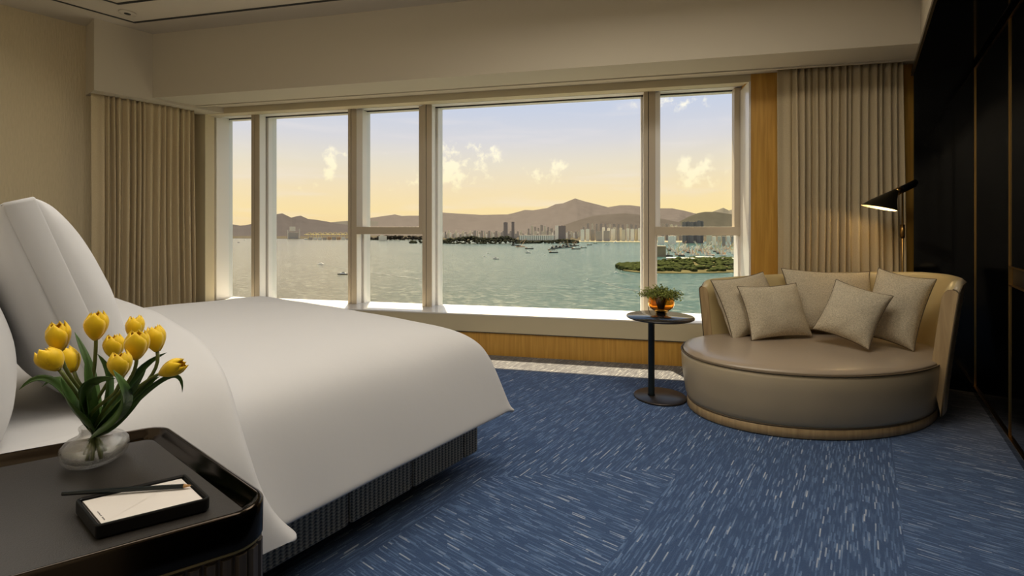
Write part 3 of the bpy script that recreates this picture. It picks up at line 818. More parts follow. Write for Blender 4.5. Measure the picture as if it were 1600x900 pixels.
tulip((-1.084,0.264,0.928), (-1.085,0.263,0.976), (-1.106,0.26,0.89), .0195, 'lowest yellow tulip, facing front in the centre', (-.014, .024), .15,
      [([NK, (-1.106,0.248,0.858), (-1.035,0.276,0.878), (-1.057,0.247,0.951)], .040, 1.0, .2), ([NK, (-1.18,0.205,0.89), (-1.13,0.218,0.943), (-1.066,0.253,0.933)], .026, .7)])
tulip((-1.098,0.329,0.917), (-1.058,0.358,0.939), (-1.133,0.303,0.89), .0175, 'yellow tulip tipped over sideways to the far right', (-.038, -.004), .0,
      [([(-1.148,0.291,0.847), (-1.132,0.328,0.903), (-1.093,0.37,0.938), (-1.098,0.366,0.87)], .010, .3), ([NK, (-1.185,0.239,0.855), (-1.187,0.237,0.903), (-1.199,0.241,0.958)], .017, .3)])

# ------------------------------------------------------------------ round side table
TX, TY = -1.165, 3.315
def side_table():
    r = empty('side_table', (TX, TY, 0), 0, 'small round black pedestal table between the bed and the daybed', 'side table')
    m = MB(); m.lathe([(0, 0), (.176, 0), (.18, .004), (.18, .010), (.176, .014), (0, .016)], (TX, TY, 0), 64); m.build('base_plate', MT['base_top'], r)
    px, py = TX-.052, TY-.03
    m = MB(); m.lathe([(.0, .014), (.026, .014), (.0225, .03), (.0225, .55), (.028, .562), (0, .562)], (px, py, 0), 32); m.build('column', MT['dark_green_metal'], r)
    m = MB(); m.lathe([(0, .560), (.218, .560), (.230, .565), (.232, .570), (.230, .575), (0, .575)], (TX, TY, 0), 72); m.build('table_top', MT['table_top'], r)
side_table()
def amber():
    c = Vector((-1.211,3.468,0.575))
    r = empty('amber_pot', tuple(c), 0, 'small rounded amber glass pot on the round side table', 'pot')
    m = MB(); m.lathe([(q*1.14, z*1.08) for q, z in [(0, 0), (.032, 0), (.040, .004), (.052, .016), (.075, .034), (.083, .055), (.083, .075), (.078, .10), (.070, .122), (.069, .124), (.066, .122), (.074, .10), (.078, .075), (.078, .055), (.070, .037), (.048, .02), (0, .012)]], tuple(c), 48)
    m.build('glass_bowl', MT['amber'], r, weld=True)
    f = empty('green_plant', (c.x, c.y, c.z+.02), 0, 'feathery green foliage plant growing out of the amber pot', 'plant')
    rnd = random.Random(5); m = MB(); st = MB()
    for k in range(90):
        a = rnd.uniform(0, 2*PI); el = rnd.uniform(.15, 1.4); L_ = rnd.uniform(.05, .115)
        d_ = Vector((math.cos(a)*math.cos(el), math.sin(a)*math.cos(el), math.sin(el)*.62))
        b = c+Vector((d_.x*.05, d_.y*.05, .115)); t = b+d_*L_
        st.tube([c+Vector((d_.x*.02, d_.y*.02, .02)), b, (b+t)/2+Vector((0, 0, .01)), t], .0012, 4)
        for q in range(30):
            s_ = rnd.uniform(.25, 1.1); p = b+(t-b)*s_+Vector([rnd.gauss(0, .012) for _ in range(3)])
            e1 = Vector([rnd.gauss(0, 1) for _ in range(3)]).normalized(); e2 = e1.cross(Vector([rnd.gauss(0, 1) for _ in range(3)])).normalized(); w = rnd.uniform(.006, .011)
            m.add([p-e1*w, p+e2*w*.45, p+e1*w, p-e2*w*.45], [(0, 1, 2, 3)])
    o = m.build('foliage', MT['fern'], f); o['kind'] = 'stuff'; st.build('stems', MT['stem'], f)['kind'] = 'stuff'
amber()

# ------------------------------------------------------------------ round daybed
DB = Vector((-.316, 3.803, 0)); DPH = math.radians(51.1); DA, DBb = .86, .55
def ell(th_, off, z, ex=0):
    a = DA+off+ex; b = DBb+off
    # offset along the ellipse normal
    x = DA*math.cos(th_); y = DBb*math.sin(th_); nx = math.cos(th_)/DA; ny = math.sin(th_)/DBb; l = math.hypot(nx, ny); x += off*nx/l; y += off*ny/l
    v = Vector((x*math.cos(DPH)-y*math.sin(DPH), x*math.sin(DPH)+y*math.cos(DPH), z))
    nn = v.x*WN.x+v.y*WN.y      # the back is flattened towards the window wall
    if nn > 0: v -= WN*(.27*nn*min(1, nn/.35))
    return DB+v
def daybed():
    r = empty('daybed', tuple(DB), 0, 'round taupe leather daybed with a curved wrap-around back, by the window', 'sofa')
    N_ = 96; TH = [2*PI*k/N_ for k in range(N_)]
    def ring(off, z): return [ell(t, off, z) for t in TH]
    m = MB(); m.loft([ring(-.004, .004), ring(0, .008), ring(0, .058), ring(-.006, .062)], True, True, True); m.build('plinth', MT['oak_pale'], r)
    m = MB(); m.loft([ring(-.016, .062), ring(-.004, .068), ring(.010, .10), ring(.022, .18), ring(.034, .27), ring(.038, .345), ring(.032, .372)], True, True, True); m.build('seat_drum', MT['leather'], r)
    m = MB(); m.loft([ring(.030, .372), ring(.022, .388), ring(-.02, .402), ring(-.10, .412), ring(-.22, .419), [DB+(p-DB)*.5+Vector((0, 0, (.4225-p.z)+(p.z*.5))) for p in ring(-.22, 0)], [DB+(p-DB)*.05+Vector((0, 0, .423)) for p in ring(-.22, 0)]], True, True, True); sc_ = m.build('seat_cushion', MT['leather_seat'], r)
    m = MB(); m.tube(ring(.036, .374), .0045, 6, True, True); m.build('piping', MT['piping'], sc_)
    m = MB(); m.tube(ring(-.004, .066), .005, 6, True, True); m.build('piping', MT['piping'], r)
    # shell from T0 round the back to T1
    T0, T1 = math.radians(-60), math.radians(117); K = 60
    def shp(q):   # height of the rim along the shell
        th_ = T0+(T1-T0)*q; zt = .885-.08*max(0, (q-.35)/.65)**1.0
        e = min(q, 1-q)/.035
        if e < 1: zt -= .05*(1-math.sqrt(max(0, 1-(1-e)**2)))
        return th_, zt
    def prof(q, z0=.064):
        th_, zt = shp(q); out = []
        fl = lambda z: .045+.085*max(0, (z-.06)/.8)**1.2
        for z in (z0, .2, .38, .55, .70, zt-.04): out.append((fl(z), z))
        out += [(fl(zt)-.003, zt-.02), (fl(zt)-.014, zt-.005), (fl(zt)-.030, zt), (fl(zt)-.052, zt-.004), (fl(zt)-.066, zt-.02)]
        for z in (zt-.05, .70, .55, .40, .33): out.append((fl(z)-.072, z))
        return th_, out
    sec = [prof(i/K) for i in range(K+1)]
    m = MB(); m.loft([[ell(t, o_, z) for o_, z in p[:9]] for t, p in sec], False, False, True)
    o = shl = m.build('shell', MT['leather'], r)
    md = o.modifiers.new('solid', 'SOLIDIFY'); md.thickness = .008; md.offset = -1
    m = MB(); m.loft([[ell(t, o_, z) for o_, z in p[8:]] for t, p in sec], False, False, True)
    o = m.build('inner_back', MT['leather_in'], r)
    for q, nm in ((0, 1), (K, -1)):
        t, p = sec[q]; m = MB(); P0 = [ell(t, o_, z) for o_, z in p]; P1 = [ell(t-nm*.012, o_, z) for o_, z in p]
        m.loft([P0, P1], True, True, False); m.build('wooden_end', MT['oak_pale'], shl)
        m = MB(); m.tube([ell(t-nm*.012, o_+.001, z+.001) for o_, z in p[:9]], .004, 6); m.build('piping', MT['piping'], shl)
    m = MB(); m.tube([ell(t, p[6][0], p[6][1]) for t, p in sec], .004, 6); m.build('piping', MT['piping'], shl)
daybed()
CAMR = Vector((math.cos(cam.rotation_euler.z), math.sin(cam.rotation_euler.z), 0)); CAMF = Vector((-CAMR.y, CAMR.x, 0))
def cushion(px, w, h, t, yaw, lean, roll, label, seed):
    x = Matrix.Rotation(yaw, 3, 'Z') @ CAMR; back = Matrix.Rotation(yaw, 3, 'Z') @ CAMF
    y = (Vector((0, 0, 1))*math.cos(lean)+back*math.sin(lean))
    R = Matrix.Rotation(roll, 3, x.cross(y)); 
    o = make_pillow('cushion', w, h, t, px, rot_from(R @ x, R @ y), MT['linen'], label, 'cushion', None, piping=MT['piping'], pinch=.09, seed=seed, pw=.45, wr=.012)
D_ = math.radians
cushion((-0.702,3.918,0.623), .585, .45, .22, D_(25), D_(22), D_(4), 'oatmeal linen cushion at the left end of the daybed, behind the small square one', 3)
cushion((-0.21,4.235,0.658), .63, .47, .20, D_(-5), D_(20), D_(-2), 'wide oatmeal linen cushion in the middle, leaning on the daybed back', 4)
cushion((0.16,4.049,0.668), .31, .49, .24, D_(-50), D_(20), D_(-10), 'oatmeal linen cushion at the right end of the daybed', 5)
cushion((-0.518,3.818,0.608), .47, .385, .18, D_(8), D_(22), D_(2), 'small oatmeal linen cushion in front on the left of the daybed', 6)
cushion((-0.071,3.815,0.643), .32, .38, .18, D_(-44), D_(26), D_(-16), 'small oatmeal linen cushion tilted on its corner in front on the right', 7)

# ------------------------------------------------------------------ floor lamp
def lamp():
    P0 = Vector((0.224,4.608,0.988)); P0.z = 0
    r = empty('floor_lamp', tuple(P0), 0, 'slim brass floor lamp with black cone shade behind the daybed', 'lamp')
    m = MB(); m.lathe([(0, 0), (.10, 0), (.10, .012), (.02, .018), (0, .018)], tuple(P0), 40); m.build('base', MT['black_matt'], r)
    m = MB(); m.tube([P0+Vector((0, 0, .015)), P0+Vector((0, 0, 1.50))], .0065, 12); m.build('pole', MT['brass'], r)
    m = MB(); m.tube([P0+Vector((0, 0, 1.125)), P0+Vector((0, 0, 1.225))], .014, 16); m.build('height_grip', MT['brass'], r)
    a = Vector((0.297,4.613,1.538)); b = Vector((0.184,4.454,1.467)); c = Vector((0.076,4.249,1.354))
    u = (b-a).normalized(); L_ = (c-a).length; ax = (c-a).normalized()
    m = MB(); m.tube([a, b], .021, 24); m.build('handle', MT['black_matt'], r)
    m = MB(); m.tube([b-u*.04, b+u*.012], .0225, 24); m.build('brass_collar', MT['brass'], r)
    dn = Vector((0, 0, -.026)); m = MB(); m.tube([a+dn-u*.005, b+dn-u*.01], .008, 12); m.build('counter_bar', MT['brass'], r)
    # cone shade hanging from the collar, its round mouth facing down
    tip = b+u*.005; la = Vector((-0.007,4.274,1.367)); ra = Vector((0.163,4.401,1.321)); c = (la+ra)/2; R_ = (ra-la).length/2
    axis = Vector((0, 0, -1)); m1 = (ra-la).normalized(); m2 = (CAMF-m1*CAMF.dot(m1)+Vector((0, 0, .10))).normalized()
    k1 = u.cross(CAMF).normalized(); k1 = -k1 if k1.dot(m1) < 0 else k1; k2 = CAMF
    for nm, k, mt in (('shade', 0, 'shade'), ('shade_lining', -.0025, 'shade_in')):
        m = MB(); rings = []
        for s_, rad in ((0, .021), (.12, .028), (.35, .046), (.7, .080), (1, R_)):
            cc = tip.lerp(c, s_); g1 = k1.lerp(m1, s_**.6).normalized(); g2 = k2.lerp(m2, s_).normalized(); rr = rad+k
            rings.append([cc+(g1*math.cos(2*PI*q/48)+g2*math.sin(2*PI*q/48))*rr for q in range(48)])
        m.loft(rings, True, False, True); q_ = m.build(nm, MT[mt], r if nm == 'shade' else sh_)
        if nm == 'shade': sh_ = q_
    bp = tip+(c-tip)*.62
    m = MB(); m.lathe([(0, -.018), (.012, -.012), (.016, 0), (.012, .012), (0, .018)], tuple(bp), 16)
    bm_, N, L, p = new_mat('lamp_bulb_glow'); p.inputs['Emission Color'].default_value = (1, .75, .42, 1); p.inputs['Emission Strength'].default_value = 5
    m.build('bulb', bm_, sh_)
    d = bpy.data.lights.new('lamp_light', 'POINT'); d.energy = 1.6; d.color = (1, .72, .38); d.shadow_soft_size = .02
    lo = bpy.data.objects.new('lamp_light', d); C.objects.link(lo); lo.location = bp+axis*.02; lo.parent = r; lo.matrix_parent_inverse = Matrix.Translation(r.location).inverted()
lamp()

# ------------------------------------------------------------------ the harbour outside: sea level is 98.8 m below the camera's floor
SEA = 1.2-100
def sea_mat():
    m, N, L, b = new_mat('harbour_water')
    tc = N.new('ShaderNodeTexCoord')
    sx = N.new('ShaderNodeSeparateXYZ'); L.new(tc.outputs['Object'], sx.inputs[0])
    b.inputs['Base Color'].default_value = lin((96,116,104)); b.inputs['Roughness'].default_value = .2; b.inputs['IOR'].default_value = 1.33
    mp = N.new('ShaderNodeMapping'); L.new(tc.outputs['Object'], mp.inputs[0]); mp.inputs['Rotation'].default_value = (0, 0, .5); mp.inputs['Scale'].default_value = (1, 1.3, 1)
    n1 = N.new('ShaderNodeTexNoise'); n1.inputs['Scale'].default_value = .085; n1.inputs['Detail'].default_value = 8; n1.inputs['Roughness'].default_value = .62; L.new(mp.outputs[0], n1.inputs['Vector'])
    bp = N.new('ShaderNodeBump'); bp.inputs['Strength'].default_value = 1; bp.inputs['Distance'].default_value = 6.0
    L.new(n1.outputs[0], bp.inputs['Height']); L.new(bp.outputs[0], b.inputs['Normal'])
    # sun glitter painted warm into the left water, green at right; small crests
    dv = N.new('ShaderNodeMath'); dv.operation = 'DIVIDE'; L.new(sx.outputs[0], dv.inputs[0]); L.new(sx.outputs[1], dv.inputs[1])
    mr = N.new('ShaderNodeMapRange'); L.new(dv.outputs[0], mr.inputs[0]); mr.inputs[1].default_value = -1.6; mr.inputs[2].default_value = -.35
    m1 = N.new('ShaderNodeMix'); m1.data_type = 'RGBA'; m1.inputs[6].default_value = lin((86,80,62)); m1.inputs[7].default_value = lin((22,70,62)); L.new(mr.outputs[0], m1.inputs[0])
    cr = N.new('ShaderNodeMapRange'); L.new(n1.outputs[0], cr.inputs[0]); cr.inputs[1].default_value = .48; cr.inputs[2].default_value = .70
    n2 = N.new('ShaderNodeTexNoise'); n2.inputs['Scale'].default_value = .004; n2.inputs['Detail'].default_value = 5; L.new(mp.outputs[0], n2.inputs['Vector'])
    mu = N.new('ShaderNodeMath'); mu.operation = 'MULTIPLY'; L.new(cr.outputs[0], mu.inputs[0]); L.new(n2.outputs[0], mu.inputs[1])
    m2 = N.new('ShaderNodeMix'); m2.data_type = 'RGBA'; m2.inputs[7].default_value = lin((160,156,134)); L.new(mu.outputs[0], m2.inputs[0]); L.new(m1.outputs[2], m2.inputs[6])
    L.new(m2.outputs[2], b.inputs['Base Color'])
    return m
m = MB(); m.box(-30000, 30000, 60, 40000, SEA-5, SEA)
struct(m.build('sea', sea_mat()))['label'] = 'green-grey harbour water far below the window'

HZ = lambda c, n: pbr(n, c, 1, spec=0, var=.10, vscale=.006)  # distance haze is mixed into the ridge colours
def ridge(name, pts, base_d, back, col, label, rough=14, cat='mountain'):
    """pts: crest points (x, y, height above sea); slopes fall to the sea towards the window and away from it"""
    m = MB(); P_ = []
    for i in range(len(pts)-1):
        for k in range(5):
            t = k/5; P_.append([pts[i][j]+(pts[i+1][j]-pts[i][j])*t for j in range(3)])
    P_.append(list(pts[-1])); n = len(P_)
    prof = [(-1, 0), (-.8, .14), (-.62, .33), (-.45, .5), (-.3, .66), (-.15, .86), (-.05, .97), (0, 1), (.08, .93), (.4, .5), (1, 0)]
    vs = []
    for x, y, h in P_:
        dv = Vector((x, y, 0)).normalized(); D = math.hypot(x, y)
        for s_, f in prof:
            q = Vector((x, y, 0))+dv*(s_*(base_d if s_ < 0 else back))
            hh = h*f + (rough*h/300*noise.fractal(Vector((q.x/260, q.y/260, h*.01)), 1, 2, 5)*4*f*(1-f)*2.2 if 0 < f < 1 else 0)
            vs.append((q.x, q.y, SEA+max(-4, hh)-(3 if f == 0 else 0)))
    K = len(prof); m.add(vs, [(i*K+k, (i+1)*K+k, (i+1)*K+k+1, i*K+k+1) for i in range(n-1) for k in range(K-1)]+[tuple(range(K)), tuple((n-1)*K+k for k in range(K-1, -1, -1))], True)
    o = m.build(name, HZ(col, name+'_rock'), None, center(m)); tag(o, label, cat); return o
ridge('mountain', [(-8355.7,5619.0,151.4),(-7995.5,5887.7,292.6),(-7738.3,6079.6,337.5),(-7563.3,6210.1,369.6),(-7450.1,6294.5,337.5),(-7326.7,6386.6,343.9),(-7151.7,6517.1,343.9),(-6966.5,6655.3,382.4),(-6812.2,6770.4,408.1),(-6493.2,7008.4,382.4),(-6174.2,7246.3,360.6),(-5752.3,7561.1,369.6),(-5618.5,7660.8,408.1),(-5474.4,7768.3,459.5),(-5340.6,7868.1,453.0),(-5114.3,8037.0,498.0),(-4980.5,8136.8,575.0),(-4857.0,8228.9,594.3),(-4665.6,8371.6,690.5),(-4517.4,8482.2,632.8),(-4368.2,8593.5,587.8),(-4136.7,8766.2,514.7),(-3941.2,8912.0,554.5),(-3776.5,9034.8,554.5),(-3581.0,9180.7,523.6),(-3416.4,9303.5,498.0),(-3292.9,9395.6,491.6),(-3107.7,9533.8,491.6),(-2901.9,9687.3,441.5),(-2757.8,9794.8,395.3),(-2490.2,9994.3,343.9),(-2181.5,10224.6,266.9),(-1769.9,10531.7,177.0)], 3800, 2500, (94,86,80), 'long hazy mountain with the highest peak beyond the city')
ridge('mountain', [(-3637.3,11633.8,270.9),(-3301.0,11884.7,410.8),(-3089.2,12042.7,488.5),(-2977.1,12126.3,488.5),(-2765.4,12284.3,588.0),(-2653.3,12367.9,524.3),(-2572.3,12428.3,550.7),(-2267.1,12655.9,628.4),(-1768.8,13027.6,426.4),(-1146.0,13492.2,193.2)], 2500, 2000, (102,96,84), 'small pointed mountain behind the dark hill at far right')
ridge('mountain', [(-2251.9,7053.2,156.8),(-2096.5,7169.1,262.7),(-1986.6,7251.1,317.6),(-1899.4,7316.2,336.5),(-1766.7,7415.2,336.5),(-1645.4,7505.7,312.8),(-1562.0,7567.9,298.6),(-1342.1,7731.9,270.3),(-925.0,8043.0,204.1)], 1800, 1500, (72,68,58), 'dark rounded hill seen through the rightmost window')
ridge('mountain', [(-3476.6,5890.1,136.8),(-3307.2,6016.5,210.3),(-3126.7,6151.1,274.6),(-2975.7,6263.8,293.0),(-2776.9,6412.1,311.4),(-2625.1,6525.3,293.0),(-2504.3,6615.4,274.6),(-2298.1,6769.2,219.5),(-2040.3,6961.5,155.1)], 1500, 1500, (82,75,68), 'low brown hill behind the pale housing towers')
ridge('mountain', [(-8594.4,2571.5,138.9),(-8204.5,2862.4,197.3),(-7970.5,3036.9,177.8),(-7853.5,3124.2,148.6),(-7736.5,3211.5,158.4),(-7619.6,3298.7,134.1),(-7557.2,3345.3,138.9),(-7487.0,3397.6,158.4),(-7307.6,3531.4,245.9),(-7167.2,3636.2,309.2),(-7104.8,3682.7,320.9),(-6995.6,3764.1,255.7),(-6933.3,3810.7,275.1),(-6878.7,3851.4,284.9),(-6792.9,3915.4,236.2),(-6683.7,3996.8,221.6),(-6566.7,4084.1,197.3),(-6449.7,4171.4,168.1),(-6309.3,4276.1,148.6),(-6098.8,4433.2,100.0)], 2000, 1500, (78,72,69), 'dark twin peaked hill at the left across the water')
ridge('mountain', [(-7929.6,4439.8,144.9),(-7614.9,4674.5,189.7),(-7480.0,4775.1,200.9),(-7273.3,4929.4,223.4),(-7120.4,5043.4,245.8),(-6850.7,5244.6,212.2),(-6401.2,5579.9,144.9)], 1800, 1500, (90,85,77), 'faint ridge between the twin peaked hill and the long mountain')

def land(name, front, depth_back, h, col, label, cat='land', depths=None):
    """front: shoreline points (x, y); the land runs back from it"""
    m = MB(); n = len(front); prof = [(0, -1), (0, h*.3), (8, h*.7), (depth_back*.3, h), (depth_back, h), (depth_back+5, -1)]
    vs = []
    for fi, (x, y) in enumerate(front):
        dv = Vector((x, y, 0)).normalized(); ds = depths[fi]/depth_back if depths else 1
        for s_, z in prof:
            s_ = s_*ds; q = Vector((x, y, 0))+dv*s_; vs.append((q.x, q.y, SEA+z))
    K = len(prof); m.add(vs, [(i*K+k, (i+1)*K+k, (i+1)*K+k+1, i*K+k+1) for i in range(n-1) for k in range(K-1)]+[tuple(range(K)), tuple((n-1)*K+k for k in range(K-1, -1, -1))])
    o = m.build(name, pbr(name+'_ground', col, 1, spec=0, var=.25, vscale=.03), None, center(m)); return tag(o, label, cat)
land('far_shore', [(-5490.9,1642.9),(-4835.3,2007.2),(-4108.1,2300.1),(-3560.2,2521.7),(-3084.9,2689.1),(-2683.7,2738.9),(-2212.3,2965.8),(-1762.6,3176.5),(-1296.6,3399.3),(-941.7,3601.6),(-338.8,3989.0)], 2300, 4, (86,78,64), 'flat built-up shore across the harbour below the mountains', 'shore')
land('quay', [(-1622.0,2969.4),(-1522.2,3019.0),(-1196.9,3161.8),(-873.5,3340.7)], 300, 5, (150,140,112), 'pale quay in front of the housing towers', 'shore')

def tree_mass(name, spots, r0, r1, col, label, seed):
    rnd = random.Random(seed); base = bmesh.new(); bmesh.ops.create_icosphere(base, subdivisions=1, radius=1); bv = [v.co.copy() for v in base.verts]; bf = [tuple(v.index for v in f.verts) for f in base.faces]; base.free()
    m = MB()
    for x, y, z in spots:
        r = rnd.uniform(r0, r1); m.add([Vector((x, y, z))+Vector((v.x*r*rnd.uniform(.9, 1.5), v.y*r*1.2, v.z*r*rnd.uniform(.6, .9))) for v in bv], bf)
    o = m.build(name, pbr(name+'_leaves', col, 1, spec=0, var=.35, vscale=.08), None, center(m)); o['kind'] = 'stuff'; return tag(o, label, 'trees')
def lerp_path(pts, t):
    k = min(len(pts)-2, int(t*(len(pts)-1))); f = t*(len(pts)-1)-k
    return [pts[k][j]+(pts[k+1][j]-pts[k][j])*f for j in range(len(pts[0]))]
# wooded low island in front of the city: (x, y, height)
isl = [(-2375.4,2070.6,12),(-2165.5,2152.3,20),(-2109.5,2181.6,30),(-2047.2,2215.6,38),(-1991.8,2244.5,46),(-1940.0,2276.9,40),(-1898.0,2308.2,34),(-1849.5,2344.4,42),(-1813.7,2377.3,44),(-1774.3,2419.2,24),(-1746.8,2464.6,16),(-1702.4,2522.7,10),(-1630.8,2601.1,16),(-1564.5,2650.6,24),(-1526.3,2691.5,20),(-1507.7,2742.8,8)]
rnd = random.Random(12); sp = []
for i in range(620):
    t = rnd.random(); x, y, h = lerp_path(isl, t); k = rnd.random(); dv = Vector((x, y, 0)).normalized()
    q = Vector((x, y, 0))+dv*(k*160-30); sp.append((q.x, q.y, SEA+h*math.sin(PI*min(1, k*.93+.01))*rnd.uniform(.75, 1)))
tree_mass('wooded_island', sp, 6, 11, (46,46,34), 'low dark wooded island in front of the distant city', 3)
left_w = [(-3366.5,2479.0,10),(-3176.8,2495.8,30),(-3097.4,2530.1,36),(-2969.2,2588.3,34),(-2827.8,2631.4,30),(-2653.2,2636.9,20)]
sp = []
for i in range(160):
    t = rnd.random(); x, y, h = lerp_path(left_w, t); sp.append((x+rnd.uniform(-25, 25), y+rnd.uniform(-30, 30), SEA+h*rnd.uniform(.2, 1)))
tree_mass('wooded_shore', sp, 9, 15, (58,52,44), 'dark wooded shore seen through the middle casement window', 5)

# -------- the near peninsula with green land, seen through the right panes
pen = [(-482.2,1082.8),(-447.7,1033.8),(-417.5,1016.9),(-386.1,1012.3),(-349.8,1030.3),(-310.5,1059.6),(-273.2,1096.5),(-231.3,1146.3),(-176.6,1206.3),(-62.2,1331.5)]
land('peninsula', pen, 500, 3.5, (96,88,58), 'sandy edged green peninsula at the right of the harbour', 'land', [12, 70, 150, 260, 400, 470, 500, 500, 500, 500])
rnd = random.Random(20); sp = []
for i in range(850):
    px = rnd.uniform(0, 1); x, y = lerp_path(pen, px)[:2]; dv = Vector((x, y, 0)).normalized()
    mx = 10+430*min(1, px*1.7); k = rnd.random()
    if px > .25 and (.22 < k < .34 or .62 < k < .68) and rnd.random() < .8: continue
    q = Vector((x, y, 0))+dv*(20+k*mx); sp.append((q.x, q.y, SEA+rnd.uniform(3, 8)))
tree_mass('park_trees', sp, 5, 9.5, (60,64,34), 'dark green trees massed over the near peninsula', 8)
def far_box(name, px_c, D, w, dpt, z0, h, mat, label, cat, group=None, extra=None):
    x, y = px_c; dv = Vector((x, y, 0)).normalized(); s_ = Vector((dv.y, -dv.x, 0)); c = Vector((x, y, 0))
    m = MB(); m.hexa([c-s_*w/2, c+s_*w/2, c+s_*w/2+dv*dpt, c-s_*w/2+dv*dpt], SEA+z0, SEA+z0+h)
    if extra:
        for (a0, a1, hh) in extra: m.hexa([c+s_*a0*w/2-dv*1, c+s_*a1*w/2-dv*1, c+s_*a1*w/2+dv*dpt*.8, c+s_*a0*w/2+dv*dpt*.8], SEA+z0, SEA+z0+h*hh)
    o = m.build(name, mat, None, (x, y, SEA+z0)); return tag(o, label, cat, group)
def tower_mat(name, col, dark):
    m, N, L, b = new_mat(name); tc = N.new('ShaderNodeTexCoord'); sep = N.new('ShaderNodeSeparateXYZ'); L.new(tc.outputs['Object'], sep.inputs[0])
    a = N.new('ShaderNodeMath'); a.operation = 'ADD'; L.new(sep.outputs[0], a.inputs[0]); L.new(sep.outputs[1], a.inputs[1])
    f = N.new('ShaderNodeMath'); f.operation = 'PINGPONG'; L.new(a.outputs[0], f.inputs[0]); f.inputs[1].default_value = 4
    g = N.new('ShaderNodeMath'); g.operation = 'PINGPONG'; L.new(sep.outputs[2], g.inputs[0]); g.inputs[1].default_value = 1.6
    f2 = N.new('ShaderNodeMath'); f2.operation = 'GREATER_THAN'; L.new(f.outputs[0], f2.inputs[0]); f2.inputs[1].default_value = 2.1
    g2 = N.new('ShaderNodeMath'); g2.operation = 'GREATER_THAN'; L.new(g.outputs[0], g2.inputs[0]); g2.inputs[1].default_value = .8
    mu = N.new('ShaderNodeMath'); mu.operation = 'MULTIPLY'; L.new(f2.outputs[0], mu.inputs[0]); L.new(g2.outputs[0], mu.inputs[1])
    mx = N.new('ShaderNodeMix'); mx.data_type = 'RGBA'; mx.inputs[6].default_value = lin(col); mx.inputs[7].default_value = lin(dark)
    L.new(mu.outputs[0], mx.inputs[0]); L.new(mx.outputs[2], b.inputs['Base Color']); b.inputs['Roughness'].default_value = .8; return m
TM = [tower_mat('pale_tower', (222,210,178), (184,170,144)), tower_mat('grey_tower', (182,168,148), (156,144,128)), tower_mat('cream_tower', (255, 246, 220), (206,190,158)), tower_mat('dark_tower', (140,128,116), (118,108,100))]  # pale tones carry the haze of distance in the colour
def tower(c, w, h, mt, label, group, dp=24):
    o = far_box('tower_block', c, 0, w, dp, 0, h, TM[mt], label, 'building', group, [(-1.0, -.55, .97), (-.2, .2, 1.03), (.6, 1.0, .97)])
    return o
# housing towers on the quay, left to right
for i, (c, w, h, mt) in enumerate([((-1637.4,3045.3),26,88,2),((-1617.2,3085.3),26,90,2),((-1596.6,3125.6),30,86,1),((-1532.1,3098.9),44,74,1),((-1639.2,3393.3),22,104,2),((-1487.9,3131.9),44,78,1),((-1546.3,3287.9),22,98,2),((-1472.4,3205.8),26,92,2),((-1592.3,3490.6),26,104,0),((-1429.9,3200.0),22,84,1),((-1489.6,3380.1),22,100,0),((-1392.1,3203.3),24,86,0),((-1374.4,3241.5),22,96,2),((-1340.6,3241.8),24,92,2),((-1330.1,3287.0),20,90,0),((-1296.4,3274.7),26,98,2),((-1278.1,3313.3),24,96,1)]):
    tower(c, w, h, mt, nth('pale housing tower on the quay across the harbour', i), 'housing towers on the quay')
for i, (c, w, h, mt) in enumerate([((-1232.2,3572.1),20,130,1),((-1215.6,3609.5),20,134,1),((-1181.5,3609.9),22,126,0),((-1160.7,3650.4),20,122,0),((-1142.6,3701.3),20,118,1)]):
    tower(c, w, h, mt, nth('slim grey tower above the rightmost transom', i), 'towers above the right transom')
for i, (c, w, h) in enumerate([((-950.3,3158.6),24,138),((-933.1,3183.9),24,140),((-910.0,3188.7),24,137),((-892.7,3214.0),24,139),((-873.0,3216.2),24,146),((-860.7,3237.9),22,143)]):
    tower(c, w, h, 3, nth('dark tower of the joined row in the rightmost window', i), 'dark tower cluster', 30)
for i, (c, w, h, mt) in enumerate([((-1002.1,2870.5),40,46,2),((-948.7,2910.3),46,50,2),((-740.0,2941.2),30,56,0),((-690.2,2853.6),20,50,2),((-654.5,2817.9),18,52,0),((-634.4,2832.9),18,52,1),((-614.3,2847.8),18,54,2),((-594.2,2862.8),18,52,1),((-574.1,2877.8),18,54,0)]):
    tower(c, w, h, mt, nth('pale block just below the rightmost transom', i), 'blocks below the right transom')
# big slab, twin dark towers, long warehouse
tower((-2036.2,3346.7), 26, 118, 2, 'narrow pale block painted as the sunlit edge of the wide dark slab', None)  # sunlit face of the slab, put in as a pale block
tower((-2002.4,3371.9), 62, 116, 3, 'wide dark slab tower in the centre of the city', None, 40)
tower((-2617.6,3412.0), 38, 150, 3, 'left one of two dark towers on the far shore', None)
tower((-2564.1,3451.9), 26, 154, 3, 'right slimmer one of two dark towers on the far shore', None)
def warehouse():
    c = Vector((-2028.2,3040.7)+(0,)); dv = c.normalized(); s_ = Vector((dv.y, -dv.x, 0)); L_ = 280
    r = empty('warehouse', (c.x, c.y, SEA), 0, 'long low warehouse with a row of sunlit bays, behind the wooded island', 'building')
    m = MB(); m.hexa([c-s_*L_/2, c+s_*L_/2, c+s_*L_/2+dv*40, c-s_*L_/2+dv*40], SEA+2, SEA+44); m.build('wall', TM[1], r)
    for k in range(18):
        a = -L_/2+8+k*(L_-16)/18; m = MB(); m.hexa([c+s_*a-dv*3, c+s_*(a+9)-dv*3, c+s_*(a+9), c+s_*a], SEA+6, SEA+40); m.build('bay', TM[2], r)
warehouse()
rnd = random.Random(33)
